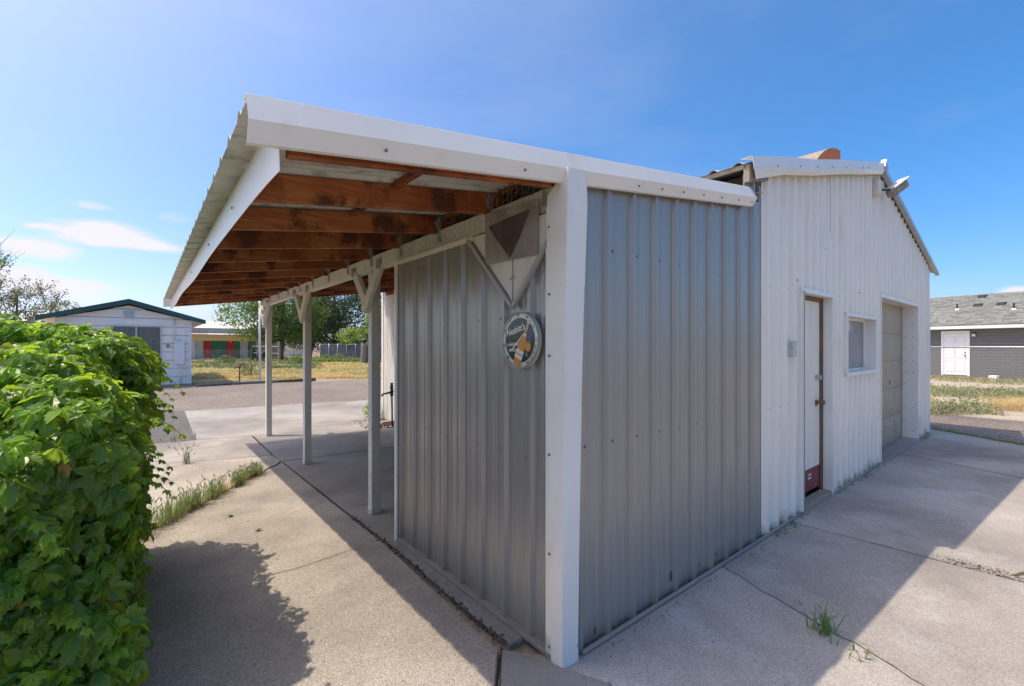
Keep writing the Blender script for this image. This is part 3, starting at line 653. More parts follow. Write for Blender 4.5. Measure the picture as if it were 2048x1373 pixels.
# left rake trim board
b = MB(); pr = [(-.062, .09), (-.078, -.0), (-.084, -.02), (-.052, -.062)]
xs_ = [1.995, 2.6, 3.4, 4.2, 5.0, 5.6, PK - .02]
for i in range(len(xs_) - 1):
    xa, xb = xs_[i], xs_[i + 1]; wa = .006 * math.sin(xa * 5); wb = .006 * math.sin(xb * 5)
    for k in range(3): b.poly([(xa, pr[k][0], ZW(xa) + pr[k][1] + wa), (xb, pr[k][0], ZW(xb) + pr[k][1] + wb), (xb, pr[k + 1][0], ZW(xb) + pr[k + 1][1] + wb), (xa + (.10 if (i == 0 and k == 2) else 0), pr[k + 1][0], ZW(xa) + pr[k + 1][1] + wa)])
    b.poly([(xa, pr[0][0], ZW(xa) + pr[0][1] + wa), (xb, pr[0][0], ZW(xb) + pr[0][1] + wb), (xb, .02, ZW(xb) + pr[0][1] + wb), (xa, .02, ZW(xa) + pr[0][1] + wa)])
o = b.build('rake_trim', M['trim'], ga); o.modifiers.new('s', 'SOLIDIFY').thickness = .002
b = MB(); screws(b, [(x, -.076, ZW(x) + .01) for x in (2.45, 2.95, 3.4, 3.85, 4.3, 4.95, 5.2)], (0, -1, 0), .010)
for z, d in ((1.065, .09), (2.11, .09), (2.90, .085), (3.28, .08)):
    x = 2.44 + d
    while x < 9.4:
        inop = (3.2 < x < 4.1 and z < 2.12) or (4.6 < x < 5.9 and 1.28 < z < 1.95) or (6.1 < x < 8.56 and z < 2.27)
        if not inop and z < ZW(x) - .06: screws(b, [(x, .020 - .006 * (4.04 < x < 6.8 and z > 2.8), z + .006 * math.sin(x * 9))], (0, -1, 0), .011)
        x += .2
for p in ((3.33, -.0, 2.55), (3.95, 0, 2.62), (3.17, 0, 2.22), (4.5, 0, 2.45), (5.5, 0, 2.62), (5.2, 0, 2.25), (6.7, 0, 2.42)): screws(b, [(p[0], .02, p[2])], (0, -1, 0), .010)
screws(b, [(8.5, y, z) for z in [.15 + .2 * k for k in range(11)] for y in (.05, .15)], (-1, 0, 0), .008)
screws(b, [(6.2 + .2 * k, .0, 2.31) for k in range(12)], (0, -1, 0), .010); screws(b, [(4.7 + .2 * k, .0, 1.985) for k in range(6)], (0, -1, 0), .009)
b.build('screw', M['screw'], ga, kind='stuff')
# right rake edge strip
b = MB(); xa, xb = PK, 10.06
zr = lambda x: ZW(2 * PK - x)
b.hexa([(xa, -.075, zr(xa) + .0), (xb, -.075, zr(xb) - .0), (xb, -.02, zr(xb) - .0), (xa, -.02, zr(xa) + .0), (xa, -.075, zr(xa) + .06), (xb, -.075, zr(xb) + .05), (xb, -.02, zr(xb) + .05), (xa, -.02, zr(xa) + .06)])
b.build('rake_trim', M['galv'], ga)
MB().extr([(PK - .03, -.09, ZW(PK) + .03), (PK + .02, -.09, ZW(PK) + .13), (PK + .16, -.09, ZW(PK) + .04), (PK + .05, -.09, ZW(PK) - .08)], (0, .05, 0)).build('ridge_end_cap', M['galv'], ga)
# eave rafter tails, sub-fascia on the left
for k in range(13):
    y = -.035 + .61 * k
    MB().hexa([(2.02, y, ZW(2.02) - .10), (2.38, y, ZW(2.38) - .10), (2.38, y + .045, ZW(2.38) - .10), (2.02, y + .045, ZW(2.02) - .10),
               (2.02, y, ZW(2.02) + .04), (2.38, y, ZW(2.38) + .04), (2.38, y + .045, ZW(2.38) + .04), (2.02, y + .045, ZW(2.02) + .04)]).build('rafter_tail', M['greywood'], ga, bevel=.003)
MB().hexa([(2.02, .0, ZW(2.02) + .012), (2.10, .0, ZW(2.10) + .012), (2.10, 7.6, ZW(2.10) + .012), (2.02, 7.6, ZW(2.02) + .012), (2.02, 0, ZW(2.02) + .042), (2.10, 0, ZW(2.10) + .042), (2.10, 7.6, ZW(2.10) + .042), (2.02, 7.6, ZW(2.02) + .042)]).build('purlin', M['greywood'], ga)
MB().box((2.37, .05, 2.72), (2.39, 7.6, 3.05)).build('eave_wall_board', M['darkwood'], ga)
# base trims
for a, c in ((2.40, 3.24), (4.10, 6.10), (8.56, 9.55)): MB().tube((a, -.002, .014), (c, -.002, .014), .014, n=8).build('base_trim', M['slab'], ga, smooth=True)
# opening frames: reveals + face trim
def opening(par, x0, x1, z0, z1, dep, nm='frame', sill=True, face=.045, m='trim', left=True):
    b = MB()
    b.box((x0 - face * .5, -.012, z1), (x1 + face, .006, z1 + face)); b.box((x1, -.012, z0), (x1 + face, .006, z1))
    b.box((x0 - .02, -.014, z0), (x0 + .004, .006, z1))
    b.box((x1, .006, z0), (x1 + .02, dep, z1)); b.box((x0 - .02, .006, z0), (x0, dep, z1)); b.box((x0 - .02, .006, z1), (x1 + .02, dep, z1 + .02))
    if sill: b.box((x0 - face * .5, -.016, z0 - face), (x1 + face, .006, z0)); b.box((x0 - .02, .006, z0 - .02), (x1 + .02, dep, z0))
    return b.build(nm, M[m], par, bevel=.002)
# person door
dr = MB().box((3.25, .102, .10), (4.055, .14, 2.07)).build('door', M['door'], ga, bevel=.003)
opening(dr, 3.24, 4.09, .0, 2.11, .08, 'door_frame', sill=False)
b = MB(); b.box((4.057, .084, .06), (4.088, .15, 2.10)); b.box((3.245, .084, 2.072), (4.057, .15, 2.108)); b.box((3.2, .082, .06), (3.248, .15, 2.1)); b.build('door_jamb', M['brownwood'], dr)
MB().box((3.252, .098, .095), (4.053, .1015, .32)).build('kick_panel', M['red'], dr)
b = MB(); r = random.Random(2)
for rr_ in range(2):
    for k in range(5): x = 3.70 + k * .02; b.box((x, .0968, .25 - rr_ * .035), (x + .013, .0979, .268 - rr_ * .035))
b.build('printed_marks', M['cleanwhite'], dr)
MB().box((3.245, -.01, .0), (4.088, .10, .05)).build('threshold', M['greywood'], dr, bevel=.004)
MB().box((3.235, -.022, .0), (3.243, .03, 2.12)).build('edge_strip', M['greysteel'], dr)
b = MB(); b.box((3.93, .085, 1.235), (4.06, .10, 1.285)); b.box((3.98, .07, 1.24), (4.03, .086, 1.28)); b.build('hasp', M['galv'], dr)
b = MB(); b.tube((3.95, .10, 1.00), (3.95, .05, 1.00), .016, n=10); b.tube((3.95, .055, 1.00), (3.95, .025, 1.00), .030, .026, n=12); b.tube((3.95, .1, .99), (3.95, .094, .99), .035, n=12); b.tube((4.05, .085, 1.0), (4.05, .07, 1.0), .022, n=8)
b.build('door_knob', M['brownwood'], dr, smooth=False)
# window
wn = MB().box((4.66, .130, 1.31), (5.84, .138, 1.92)).build('window', M['glass'], ga)
opening(wn, 4.63, 5.86, 1.29, 1.94, .125, 'frame')
b = MB(); b.box((4.63, .112, 1.29), (4.67, .128, 1.94)); b.box((5.82, .112, 1.29), (5.86, .128, 1.94)); b.box((4.67, .112, 1.29), (5.82, .128, 1.315)); b.box((4.67, .112, 1.915), (5.82, .128, 1.94)); b.build('sash', M['trim'], wn)
# overhead door with raised panels
od = MB().box((6.10, .205, 0.02), (8.56, .24, 2.26)).build('overhead_door', M['taupe'], ga)
opening(od, 6.12, 8.54, 0, 2.26, .20, 'door_frame', sill=False, face=.05)
pm = None
for i in range(5):
    for j in range(4):
        x = 6.17 + j * .6; z = .06 + i * .444; 
        if pm is None:
            b = MB(); X0, X1, Z0, Z1 = x, x + .53, z, z + .36
            def rr(d, y): return [(X0 + d, y, Z0 + d), (X1 - d, y, Z0 + d), (X1 - d, y, Z1 - d), (X0 + d, y, Z1 - d)]
            r1, r2, r3, r4 = rr(0, .2045), rr(.02, .198), rr(.05, .198), rr(.09, .190)
            for q, s_ in ((r1, r2), (r2, r3), (r3, r4)):
                for k in range(4): b.poly([q[k], q[(k + 1) % 4], s_[(k + 1) % 4], s_[k]])
            b.poly(r4); pm = b.build('panel', M['taupe'], od); px0, pz0 = x, z
        else: dup(pm, od, (x - px0, 0, z - pz0))
for i in range(1, 5): MB().box((6.12, .2025, .02 + i * .444), (8.54, .2045, .030 + i * .444)).build('section_joint', M['screw'], od)
b = MB(); b.tube((7.62, .205, 1.02), (7.62, .18, 1.02), .02, n=10); b.box((7.60, .165, .99), (7.64, .18, 1.05)); b.build('lock_handle', M['galv'], od)
MB().box((6.12, -.04, .0), (8.54, .20, .03)).build('threshold', M['slab'], od, bevel=.004)
# keypad box by the door: its own thing
kb = thing('electrical_box', (2.93, -.03, 1.49), 'small grey electrical box screwed to white wall left of the door', 'electrical box')
MB().box((2.875, -.05, 1.50), (2.955, .004, 1.64)).build('box_body', M['galv'], kb, bevel=.006)
MB().box((2.962, -.022, 1.515), (3.01, .004, 1.645)).build('side_plate', M['trim'], kb, bevel=.003)
MB().tube((2.99, -.02, 1.635), (2.99, -.035, 1.635), .008, n=6).build('screw', M['screw'], kb)
# floodlight at the gable peak
fl = thing('floodlight', (5.9, -.03, 3.6), 'weathered security floodlight on a bracket just below the gable peak', 'light')
b = MB(); b.box((5.72, -.07, 3.56), (5.84, .004, 3.76)); b.build('mounting_box', M['whitewood'], fl, bevel=.008)
b = MB(); b.tube((5.84, -.04, 3.64), (6.03, -.13, 3.66), .014, n=8); b.build('arm', M['black'], fl, smooth=True)
b = MB(); ax = Vector((.52, -.30, .42)).normalized(); b.bar(Vector((6.02, -.12, 3.60)), Vector((6.02, -.12, 3.60)) + ax * .27, .13, .10, up=(0, 0, 1)); b.build('lamp_head', M['greywood'], fl, bevel=.02)
b = MB(); b.bar(Vector((6.00, -.12, 3.66)) + ax * .0, Vector((6.00, -.12, 3.66)) + ax * .28, .15, .02, up=(0, 0, 1)); b.build('lamp_hood', M['whitewood'], fl, bevel=.005)
# orange curved sheet on the roof
oc = thing('orange_roof_cover', (4.9, .9, 3.8), 'curved orange rusty sheet cover standing up behind the garage roof edge', 'roof cover')
b = MB(); pts = []
for k in range(9): t = k / 8; pts.append((4.62 + 1.10 * t, .35, 3.70 + .53 * math.sin(t * math.pi * .5) ** .75))
b.extr([(4.62, .35, 3.55)] + pts + [(5.72, .35, 3.80)], (0, .35, 0)); b.build('cover_shell', M['orange'], oc)
b = MB()
for k in range(8):
    p, q = pts[k], pts[k + 1]; b.hexa([(p[0], .345, p[2]), (q[0], .345, q[2]), (q[0], .71, q[2]), (p[0], .71, p[2]), (p[0], .345, p[2] + .012), (q[0], .345, q[2] + .012), (q[0], .71, q[2] + .012), (p[0], .71, p[2] + .012)])
b.build('cover_lip', M['greywood'], oc)

# ================================================================== ROUND SIGN
sg = thing('thermometer_sign', (-.02, .30, 1.47), 'round soda thermometer sign with orange bottle and dial numbers on the grey shed wall', 'sign')
SC = Vector((0, .30, 1.63)); SR = .155
def sp(u, v, d): return Vector((-.005 - d, SC.y - u, SC.z + v))      # u to the right as seen, v up
def disc(b, r, d0, d1, n=48, r2=None):
    r2 = r if r2 is None else r2; k = len(b.v)
    for rr_, d in ((r, d0), (r2, d1)):
        for i in range(n): t = 2 * math.pi * i / n; b.v.append(tuple(sp(rr_ * math.cos(t), rr_ * math.sin(t), d)))
    for i in range(n): j = (i + 1) % n; b.f.append((k + i, k + j, k + n + j, k + n + i))
    b.f.append(tuple(k + n + i for i in range(n))); b.f.append(tuple(k + i for i in reversed(range(n))))
b = MB(); disc(b, SR, 0, .020); M['signrim'] = mat('aged_cream_metal', (.52, .50, .40), (.62, .61, .52), rough=.35, metal=.2, scale=14)
b.build('sign_body', M['signrim'], sg)
def ringm(b, ra, rb, da, db, n=48):
    k = len(b.v)
    for rr_, d in ((ra, da), (rb, db)):
        for i in range(n): t = 2 * math.pi * i / n; b.v.append(tuple(sp(rr_ * math.cos(t), rr_ * math.sin(t), d)))
    for i in range(n): j = (i + 1) % n; b.f.append((k + i, k + j, k + n + j, k + n + i))
b = MB(); ringm(b, SR, SR, .02, .028); ringm(b, SR, SR - .007, .028, .030); ringm(b, SR - .007, SR - .010, .030, .0205); b.build('rim', M['galv'], sg, smooth=False)
b = MB(); disc(b, .122, .0205, .0222); M['signface'] = mat('sign_dark_green_face', (.012, .028, .026), (.02, .035, .035), rough=.22, scale=5)
b.build('dial_face', M['signface'], sg)
def flat(name, pts, d, m, th=.0006):
    b = MB(); b.extr([sp(u, v, d) for u, v in pts], (-th, 0, 0)); return b.build(name, m, sg)
M['sorange'] = plain('printed_orange', (.62, .26, .035), scale=12, rough=.3); M['swhite'] = plain('printed_cream', (.74, .70, .60), scale=12, rough=.3); M['sgreen'] = plain('printed_green', (.05, .2, .11), rough=.3)
M['sglass'] = plain('printed_bottle_neck', (.45, .42, .30), rough=.3); M['sblue'] = plain('printed_blue', (.06, .07, .17), rough=.3)
ang = R_(-24)
def bt(u, v):  # bottle coordinates, tilted
    u0, v0 = .028, -.012; c, s_ = math.cos(ang), math.sin(ang); return (u0 + u * c - v * s_, v0 + u * s_ + v * c)
flat('printed_panel', [bt(.012, .10), bt(.055, .085), bt(.060, .02), bt(.03, .0)], .0224, M['sblue'])
body = [(-.030, -.135), (.030, -.135), (.031, -.02), (.028, .005), (.014, .048), (.010, .075), (-.010, .075), (-.014, .048), (-.028, .005), (-.031, -.02)]
flat('printed_bottle', [bt(*p) for p in body], .0232, M['sorange'])
flat('printed_bottle_neck', [bt(*p) for p in ((-.0105, .070), (.0105, .070), (.009, .112), (-.009, .112))], .0234, M['sglass'])
flat('printed_bottle_cap', [bt(*p) for p in ((-.011, .112), (.011, .112), (.010, .125), (-.010, .125))], .0236, M['signrim'])
flat('printed_bottle_label', [bt(*p) for p in ((-.0312, -.095), (.0302, -.095), (.0312, -.045), (-.0312, -.045))], .0240, M['swhite'])
flat('printed_bottle_label', [bt(*p) for p in ((-.016, .038), (.016, .038), (.0125, .052), (-.0125, .052))], .0240, M['swhite'])
flat('printed_fruit', [(.070 + .022 * math.cos(t), -.035 + .027 * math.sin(t)) for t in [k * math.pi / 8 for k in range(16)]], .0226, M['sorange'])
for q in (((.055, -.005), (.072, -.001), (.080, -.012), (.066, -.016)), ((.045, -.075), (.062, -.060), (.072, -.078), (.058, -.092)), ((.085, .002), (.098, -.004), (.09, -.014), (.08, -.008))): flat('printed_leaf', q, .0230, M['sgreen'])
# pointer
flat('pointer', [(-.075, -.060), (-.028, -.018), (.040, .038), (.043, .035), (-.022, -.026), (-.070, -.063)], .0262, M['swhite'])
flat('pointer_hub', [(-.022 + .007 * math.cos(t), -.018 + .007 * math.sin(t)) for t in [k * math.pi / 5 for k in range(10)]], .0270, M['swhite'])
def text(body, u, v, size, rot, m, name='lettering', d=.0245, shear=0, bold=0, sx=1):
    cu = bpy.data.curves.new('t', 'FONT'); cu.body = body; cu.size = size; cu.shear = shear; cu.offset = bold; cu.align_x = 'CENTER'; cu.align_y = 'CENTER'; cu.resolution_u = 2; cu.extrude = .0003
    o = bpy.data.objects.new('t', cu); C.objects.link(o); dg = bpy.context.evaluated_depsgraph_get(); me = bpy.data.meshes.new_from_object(o.evaluated_get(dg))
    bpy.data.objects.remove(o); bpy.data.curves.remove(cu)
    c, s_ = math.cos(rot), math.sin(rot); base = off(sg)
    for vt in me.vertices:
        x, y, z = vt.co; x *= sx; vt.co = sp(u + x * c - y * s_, v + x * s_ + y * c, d + z) - base
    me.materials.clear(); me.materials.append(m); o = bpy.data.objects.new(name, me); C.objects.link(o); o.parent = sg; return o
text("Nesbitt's", -.033, .055, .052, R_(14), M['swhite'], shear=.25, bold=.0013, sx=.86)
text("a delicious", -.056, -.022, .029, R_(3), M['swhite'], bold=.0006, sx=.80); text("drink", -.058, -.053, .029, R_(3), M['swhite'], bold=.0004)
uu, vv = bt(0, -.070); text("Nesbitt's", uu, vv, .016, ang + R_(4), M['sorange'], d=.0250, shear=.3, bold=.0004)
dg_ = plain('printed_dial_digits', (.09, .09, .07), rough=.4)
for k, t_ in enumerate(range(-60, 130, 10)):
    th = R_(222) - R_(284) * k / 18 + R_(0)
    if k % 2 == 0 or t_ > 70: text(str(t_), .1375 * math.cos(th), .1375 * math.sin(th), .024, th + R_(90 if math.sin(th) < 0 else -90), dg_, 'dial_number', d=.0206, bold=.0004, sx=.8)

# ================================================================== HEDGE
hd = thing('vine_hedge', (-3.3, 1.6, 0), 'thick hedge overgrown with five-fingered creeper leaves beside the concrete path', 'hedge')
HC = Vector((-3.42, 1.66, .83)); HH = Vector((1.73, 1.52, .82)); HR = .25
def sdf(p):
    q = Vector((abs(p.x - HC.x), abs(p.y - HC.y), abs(p.z - HC.z))) - HH + Vector((HR, HR, HR))
    q.z += max(0, 1.5 - p.y) * .20 * (p.z > .8); q.x -= .12 * max(0, min(1, (p.z - .7) / .7)) * max(0, min(1, (p.y - .9) / .9)) * (p.x > HC.x)
    d = Vector((max(q.x, 0), max(q.y, 0), max(q.z, 0))).length + min(max(q.x, q.y, q.z), 0) - HR
    return d - .07 * mnoise.noise(p * 1.9) - .07 * mnoise.noise(p * 5.5)
def grad(p):
    e = .02; return Vector((sdf(p + Vector((e, 0, 0))) - sdf(p - Vector((e, 0, 0))), sdf(p + Vector((0, e, 0))) - sdf(p - Vector((0, e, 0))), sdf(p + Vector((0, 0, e))) - sdf(p - Vector((0, 0, e))))).normalized()
def leaflet(L_, W_, teeth, droop, seed):
    # returns verts, faces; base at origin, pointing +x, normal +z
    r = random.Random(seed); V = []; F = []
    n = teeth; mid = []; lt = []; rt_ = []
    for i in range(n + 1):
        t = i / n; x = L_ * t
        wv = W_ * 1.15 * (math.sin(math.pi * min(1, t) ** 1.0)) ** 1.15 * (1.1 - .45 * t) * (1 if i % 2 else .76) if 0 < i < n else 0
        z = -droop * L_ * t * t; up = wv * .38
        mid.append((x, 0, z)); lt.append((x + L_ * .05 * (i % 2), wv, z + up)); rt_.append((x + L_ * .05 * (i % 2), -wv, z + up))
    V = mid + lt[1:-1] + rt_[1:-1]; a = n + 1; c = a + n - 1
    for side, s0 in ((0, a), (1, c)):
        F.append((0, 1, s0)); F.append((n - 1, n, s0 + n - 2))
        for i in range(1, n - 1): F.append((i, i + 1, s0 + i, s0 + i - 1))
    return V, F
def compound(seed, teeth, size=1.):
    r = random.Random(seed); V = []; F = []
    for k, (a, l) in enumerate(((0, 1), (38, .92), (-38, .92), (85, .62), (-85, .62))):
        v, f = leaflet(.095 * l * size * r.uniform(.9, 1.1), .026 * l ** .7 * size * r.uniform(.9, 1.15), teeth, r.uniform(.1, .55), seed * 7 + k)
        Mx = Matrix.Rotation(R_(a + r.uniform(-9, 9)), 4, 'Z') @ Matrix.Rotation(R_(r.uniform(2, 24)), 4, 'Y') @ Matrix.Rotation(R_(r.uniform(-25, 25)), 4, 'X') @ Matrix.Translation((.006, 0, 0))
        o0 = len(V); V += [tuple(Mx @ Vector(p)) for p in v]; F += [tuple(o0 + i for i in q) for q in f]
    # petiole
    o0 = len(V); V += [(0, .0015, 0), (0, -.0015, 0), (-.07 * size, -.001, -.03 * size), (-.07 * size, .001, -.03 * size)]; F.append((o0, o0 + 1, o0 + 2, o0 + 3))
    return V, F
hr = random.Random(11); places = []
tries = 0
while len(places) < 25000 and tries < 700000:
    tries += 1
    p = Vector((hr.uniform(-4.1, -1.35) if hr.random() < .5 else hr.uniform(-2.7, -1.35), hr.uniform(-.05, 3.4) if hr.random() < .5 else hr.uniform(-.05, 1.6), hr.uniform(.02, 1.9)))
    d = sdf(p)
    if not (-.16 < d < .035): continue
    n = grad(p)
    if p.x < -2.6 and n.z < .3 and n.y > -.3: continue       # unseen far sides stay thinner
    up = max(0, n.z)
    nn = (n * 1.0 + Vector((0, 0, .55)) + Vector((hr.gauss(0, .42), hr.gauss(0, .42), hr.gauss(0, .35)))).normalized()
    tip = (Vector((0, 0, -1)) * (1 - up) + n * .25 + Vector((-.3, -.4, 0)) * up + Vector((hr.gauss(0, .5), hr.gauss(0, .5), hr.gauss(0, .35))))
    tip = (tip - nn * tip.dot(nn)).normalized(); yv = nn.cross(tip)
    Mx = Matrix((( tip.x, yv.x, nn.x, p.x), (tip.y, yv.y, nn.y, p.y), (tip.z, yv.z, nn.z, p.z), (0, 0, 0, 1)))
    s = .32 + .60 * hr.random() ** 1.2; young_lit = (hr.random() < (.22 + .42 * up)) and d > -.06  # brighter young leaves favour upward faces, painting the hedge top sunlit
    if young_lit: s *= .72
    places.append((Mx, s, young_lit, d, n, p))
def seen(pl):
    Mx, s, young_lit, d, n, p = pl
    v = p - CAMP; dep = v.dot(FW)
    if dep < .3: return -1
    px = 1024 + 902 * v.dot(RT) / dep; py = 692 - 902 * v.z / dep
    if not (0 < px < 500 and 500 < py < 1373): return -1
    if n.dot(-v.normalized()) < .05 or d < -.045: return -1
    return s / dep
order = sorted(range(len(places)), key=lambda i: -seen(places[i]))
big = set(i for i in order[:300] if seen(places[i]) > 0)
hb_ = [compound(k, 9) for k in range(8)]; lb_ = [compound(20 + k, 5) for k in range(6)]
lm = []
for k, (v, f) in enumerate(hb_):
    for mt_ in ('vine', 'vineyoung_lit'):
        me = bpy.data.meshes.new('leaf'); me.from_pydata(v, [], f); me.materials.append(M[mt_]); lm.append(me)
base = off(hd)
VA = {'vine': ([], []), 'vineyoung_lit': ([], []), 'vineold': ([], [])}
for i, (Mx, s, young_lit, d, n, p) in enumerate(places):
    if i in big:
        me = lm[hr.randrange(8) * 2 + (1 if young_lit else 0)]
        o = bpy.data.objects.new('leaf', me); C.objects.link(o); o.parent = hd
        o.matrix_basis = Matrix.Translation(-base) @ Mx @ Matrix.Scale(s, 4)
    else:
        V, F = VA['vineold' if hr.random() < .012 else 'vineyoung_lit' if young_lit else 'vine']; v, f = lb_[hr.randrange(6)] if (p - CAMP).length > 2.2 else hb_[hr.randrange(8)]
        MM = Mx @ Matrix.Scale(s, 4); o0 = len(V); V += [tuple(MM @ Vector(q)) for q in v]; F += [tuple(o0 + j for j in q) for q in f]
for k, (V, F) in VA.items():
    b = MB(); b.v = V; b.f = F; b.build('foliage', M[k], hd, fixn=False, kind='stuff')
# inner mass: near-black core following the hedge shape, painting its shaded inside
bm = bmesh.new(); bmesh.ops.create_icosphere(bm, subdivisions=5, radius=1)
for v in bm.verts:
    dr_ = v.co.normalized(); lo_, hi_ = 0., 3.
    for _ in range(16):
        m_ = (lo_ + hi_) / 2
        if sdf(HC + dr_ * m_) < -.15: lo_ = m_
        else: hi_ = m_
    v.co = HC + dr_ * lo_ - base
me = bpy.data.meshes.new('inner_shade_core'); bm.to_mesh(me); bm.free(); me.materials.append(M['core']); o = bpy.data.objects.new('inner_shade_core', me); C.objects.link(o); o.parent = hd
# trailing shoots with small leaves, berry clusters, stems
sb = MB(); yv_ = ([], [])
for k in range(130):
    for _ in range(200):
        p = Vector((hr.uniform(-2.9, -1.5), hr.uniform(.0, 3.3), hr.uniform(.5, 1.85)))
        if abs(sdf(p)) < .02: break
    n = grad(p); d = (n + Vector((hr.gauss(0, .35), hr.gauss(0, .35), .45 + hr.gauss(0, .2)))).normalized(); pts = [p - n * .08]; L_ = hr.uniform(.08, .24) if n.x > .4 or p.y < .6 else hr.uniform(.05, .15)
    for q in range(5): d = (d + Vector((0, 0, -.28))).normalized(); pts.append(pts[-1] + d * L_ / 4)
    sb.path(pts, [.003, .0028, .0024, .002, .0016, .001], 4)
    for q in range(2, 6):
        for s_ in (1, -1):
            nn = (d.cross(Vector((0, 0, 1))) * s_ * .5 + Vector((0, 0, 1)) + n * .4).normalized(); tip = (d * .5 + d.cross(Vector((0, 0, 1))) * s_ + Vector((0, 0, -.4))); tip = (tip - nn * tip.dot(nn)).normalized(); yv = nn.cross(tip)
            c = pts[q]; Mx = Matrix(((tip.x, yv.x, nn.x, c.x), (tip.y, yv.y, nn.y, c.y), (tip.z, yv.z, nn.z, c.z), (0, 0, 0, 1))) @ Matrix.Scale(hr.uniform(.3, .5) * (1.15 - q * .1), 4)
            v, f = lb_[hr.randrange(6)]; o0 = len(yv_[0]); yv_[0].extend(tuple(Mx @ Vector(t)) for t in v); yv_[1].extend(tuple(o0 + j for j in t) for t in f)
sb.build('shoots', M['stem'], hd, kind='stuff', fixn=False)
b = MB(); b.v, b.f = yv_; b.build('foliage', M['vineyoung_lit'], hd, kind='stuff', fixn=False)
b = MB()
for k in range(60):
    for _ in range(200):
        p = Vector((hr.uniform(-2.6, -1.5), hr.uniform(.0, 3.2), hr.uniform(.4, 1.7)))
        if -.06 < sdf(p) < .02: break
    n = grad(p)
    for q in range(45):
        c = p + n * .02 + Vector((hr.gauss(0, .03), hr.gauss(0, .03), hr.gauss(0, .022))); s_ = hr.uniform(.0022, .0036)
        vs = [c + Vector(t) * s_ for t in ((1, 0, 0), (-1, 0, 0), (0, 1, 0), (0, -1, 0), (0, 0, 1), (0, 0, -1))]; o0 = len(b.v); b.v += [tuple(t) for t in vs]
        b.f += [tuple(o0 + j for j in t) for t in ((0, 2, 4), (2, 1, 4), (1, 3, 4), (3, 0, 4), (2, 0, 5), (1, 2, 5), (3, 1, 5), (0, 3, 5))]
b.build('berries', M['berry'], hd, kind='stuff', fixn=False, smooth=True)

# ================================================================== GRASSES
def blades(b, x, y, n, h, spread, wd, r, z0=0., lean=.5, dirb=None):
    for _ in range(n):
        a = r.uniform(0, 6.283); dx, dy = math.cos(a), math.sin(a)
        if dirb: dx += dirb[0]; dy += dirb[1]
        hh = h * r.uniform(.5, 1.1); l = lean * r.uniform(.2, 1.) * hh; bx = x + r.gauss(0, spread); by = y + r.gauss(0, spread); px, py = -dy * wd, dx * wd
        p0 = (bx, by, z0); m = (bx + dx * l * .35, by + dy * l * .35, z0 + hh * .6); t = (bx + dx * l, by + dy * l, z0 + hh)
        k = len(b.v); b.v += [(bx - px, by - py, z0), (bx + px, by + py, z0), (m[0] + px * .8, m[1] + py * .8, m[2]), (m[0] - px * .8, m[1] - py * .8, m[2]), t]
        b.f += [(k, k + 1, k + 2, k + 3), (k + 3, k + 2, k + 4)]
        yield t, (dx, dy)
def seedhead(b, t, d, L_, w_):
    p = Vector(t); a = (Vector((d[0], d[1], 1.2))).normalized(); q = p + a * L_; s = a.orthogonal().normalized(); u = a.cross(s); k = len(b.v); m = p + a * L_ * .4
    b.v += [tuple(p), tuple(m + s * w_), tuple(m + u * w_), tuple(m - s * w_), tuple(m - u * w_), tuple(q)]
    for i in range(4): j = (i + 1) % 4; b.f += [(k, k + 1 + i, k + 1 + j), (k + 5, k + 1 + j, k + 1 + i)]
    for e in range(6):  # awns
        c = p + a * L_ * (e / 6); o_ = (s * math.cos(e * 2.1) + u * math.sin(e * 2.1)); k = len(b.v); b.v += [tuple(c), tuple(c + u * .001), tuple(c + a * L_ * .55 + o_ * w_ * 2.2)]; b.f.append((k, k + 1, k + 2))
gw = thing('foxtail_weeds', (-1.0, 4.1, 0), 'strip of green foxtail weeds growing along the diagonal joint by the hedge', 'weeds')
r = random.Random(31); b = MB(); sbm = MB()
line = [(-1.72, 3.18)] + diag
for _ in range(64):
  cc_ = r.random() ** 1.1; nb_ = r.randint(2, 7)
  for _q in range(nb_):
    u = min(1, max(0, cc_ + r.gauss(0, .008))); k = u * (len(line) - 3); i = int(k); p = Vector(line[i]).lerp(Vector(line[i + 1]), k - i)
    if r.random() < .25 and .45 < u < .62: continue
    hh = .24 * (1 - u * .45)
    for t, d in blades(b, p.x, p.y, 4, hh, .030 * (1.5 - u), .0028, r, 0, .55, (.1, .25)):
        if r.random() < .30: seedhead(sbm, t, d, .045, .0055)
db = MB()
for _ in range(420):
    u = r.random(); k = u * (len(line) - 3); i = int(k); p = Vector(line[i]).lerp(Vector(line[i + 1]), k - i); list(blades(db, p.x, p.y, 2, .10, .03, .0022, r, 0, 1.6))
db.build('dry_blades', M['grassdry'], gw, kind='stuff', fixn=False)
b.build('blades', M['grass'], gw, kind='stuff', fixn=False); sbm.build('seed_heads', M['seed'], gw, kind='stuff', fixn=False)
def tuft(x, y, n, h, label, seed, m='grass', wd=.003, spread=.02, seeds=.3, lean=.7, group=None, z0=0, name='weed_tuft', cat='weed'):
    t_ = thing(name, (x, y, 0), label, cat, group); r = random.Random(seed); b = MB(); s = MB()
    for t, d in blades(b, x, y, n, h, spread, wd, r, z0, lean):
        if r.random() < seeds: seedhead(s, t, d, .05, .006)
    b.build('blades', M[m], t_, kind='stuff', fixn=False)
    if s.v: s.build('seed_heads', M['seed'], t_, kind='stuff', fixn=False)
tuft(-1.17, 5.95, 34, .22, 'small grey-green weed tuft in the joint beyond the hedge end', 1, 'weed', seeds=.5)
tuft(1.33, -.74, 40, .15, 'yellow-green weed growing from the crack in the right-hand slab', 2, 'grass', wd=.0045, seeds=.15, spread=.03, lean=1.3)
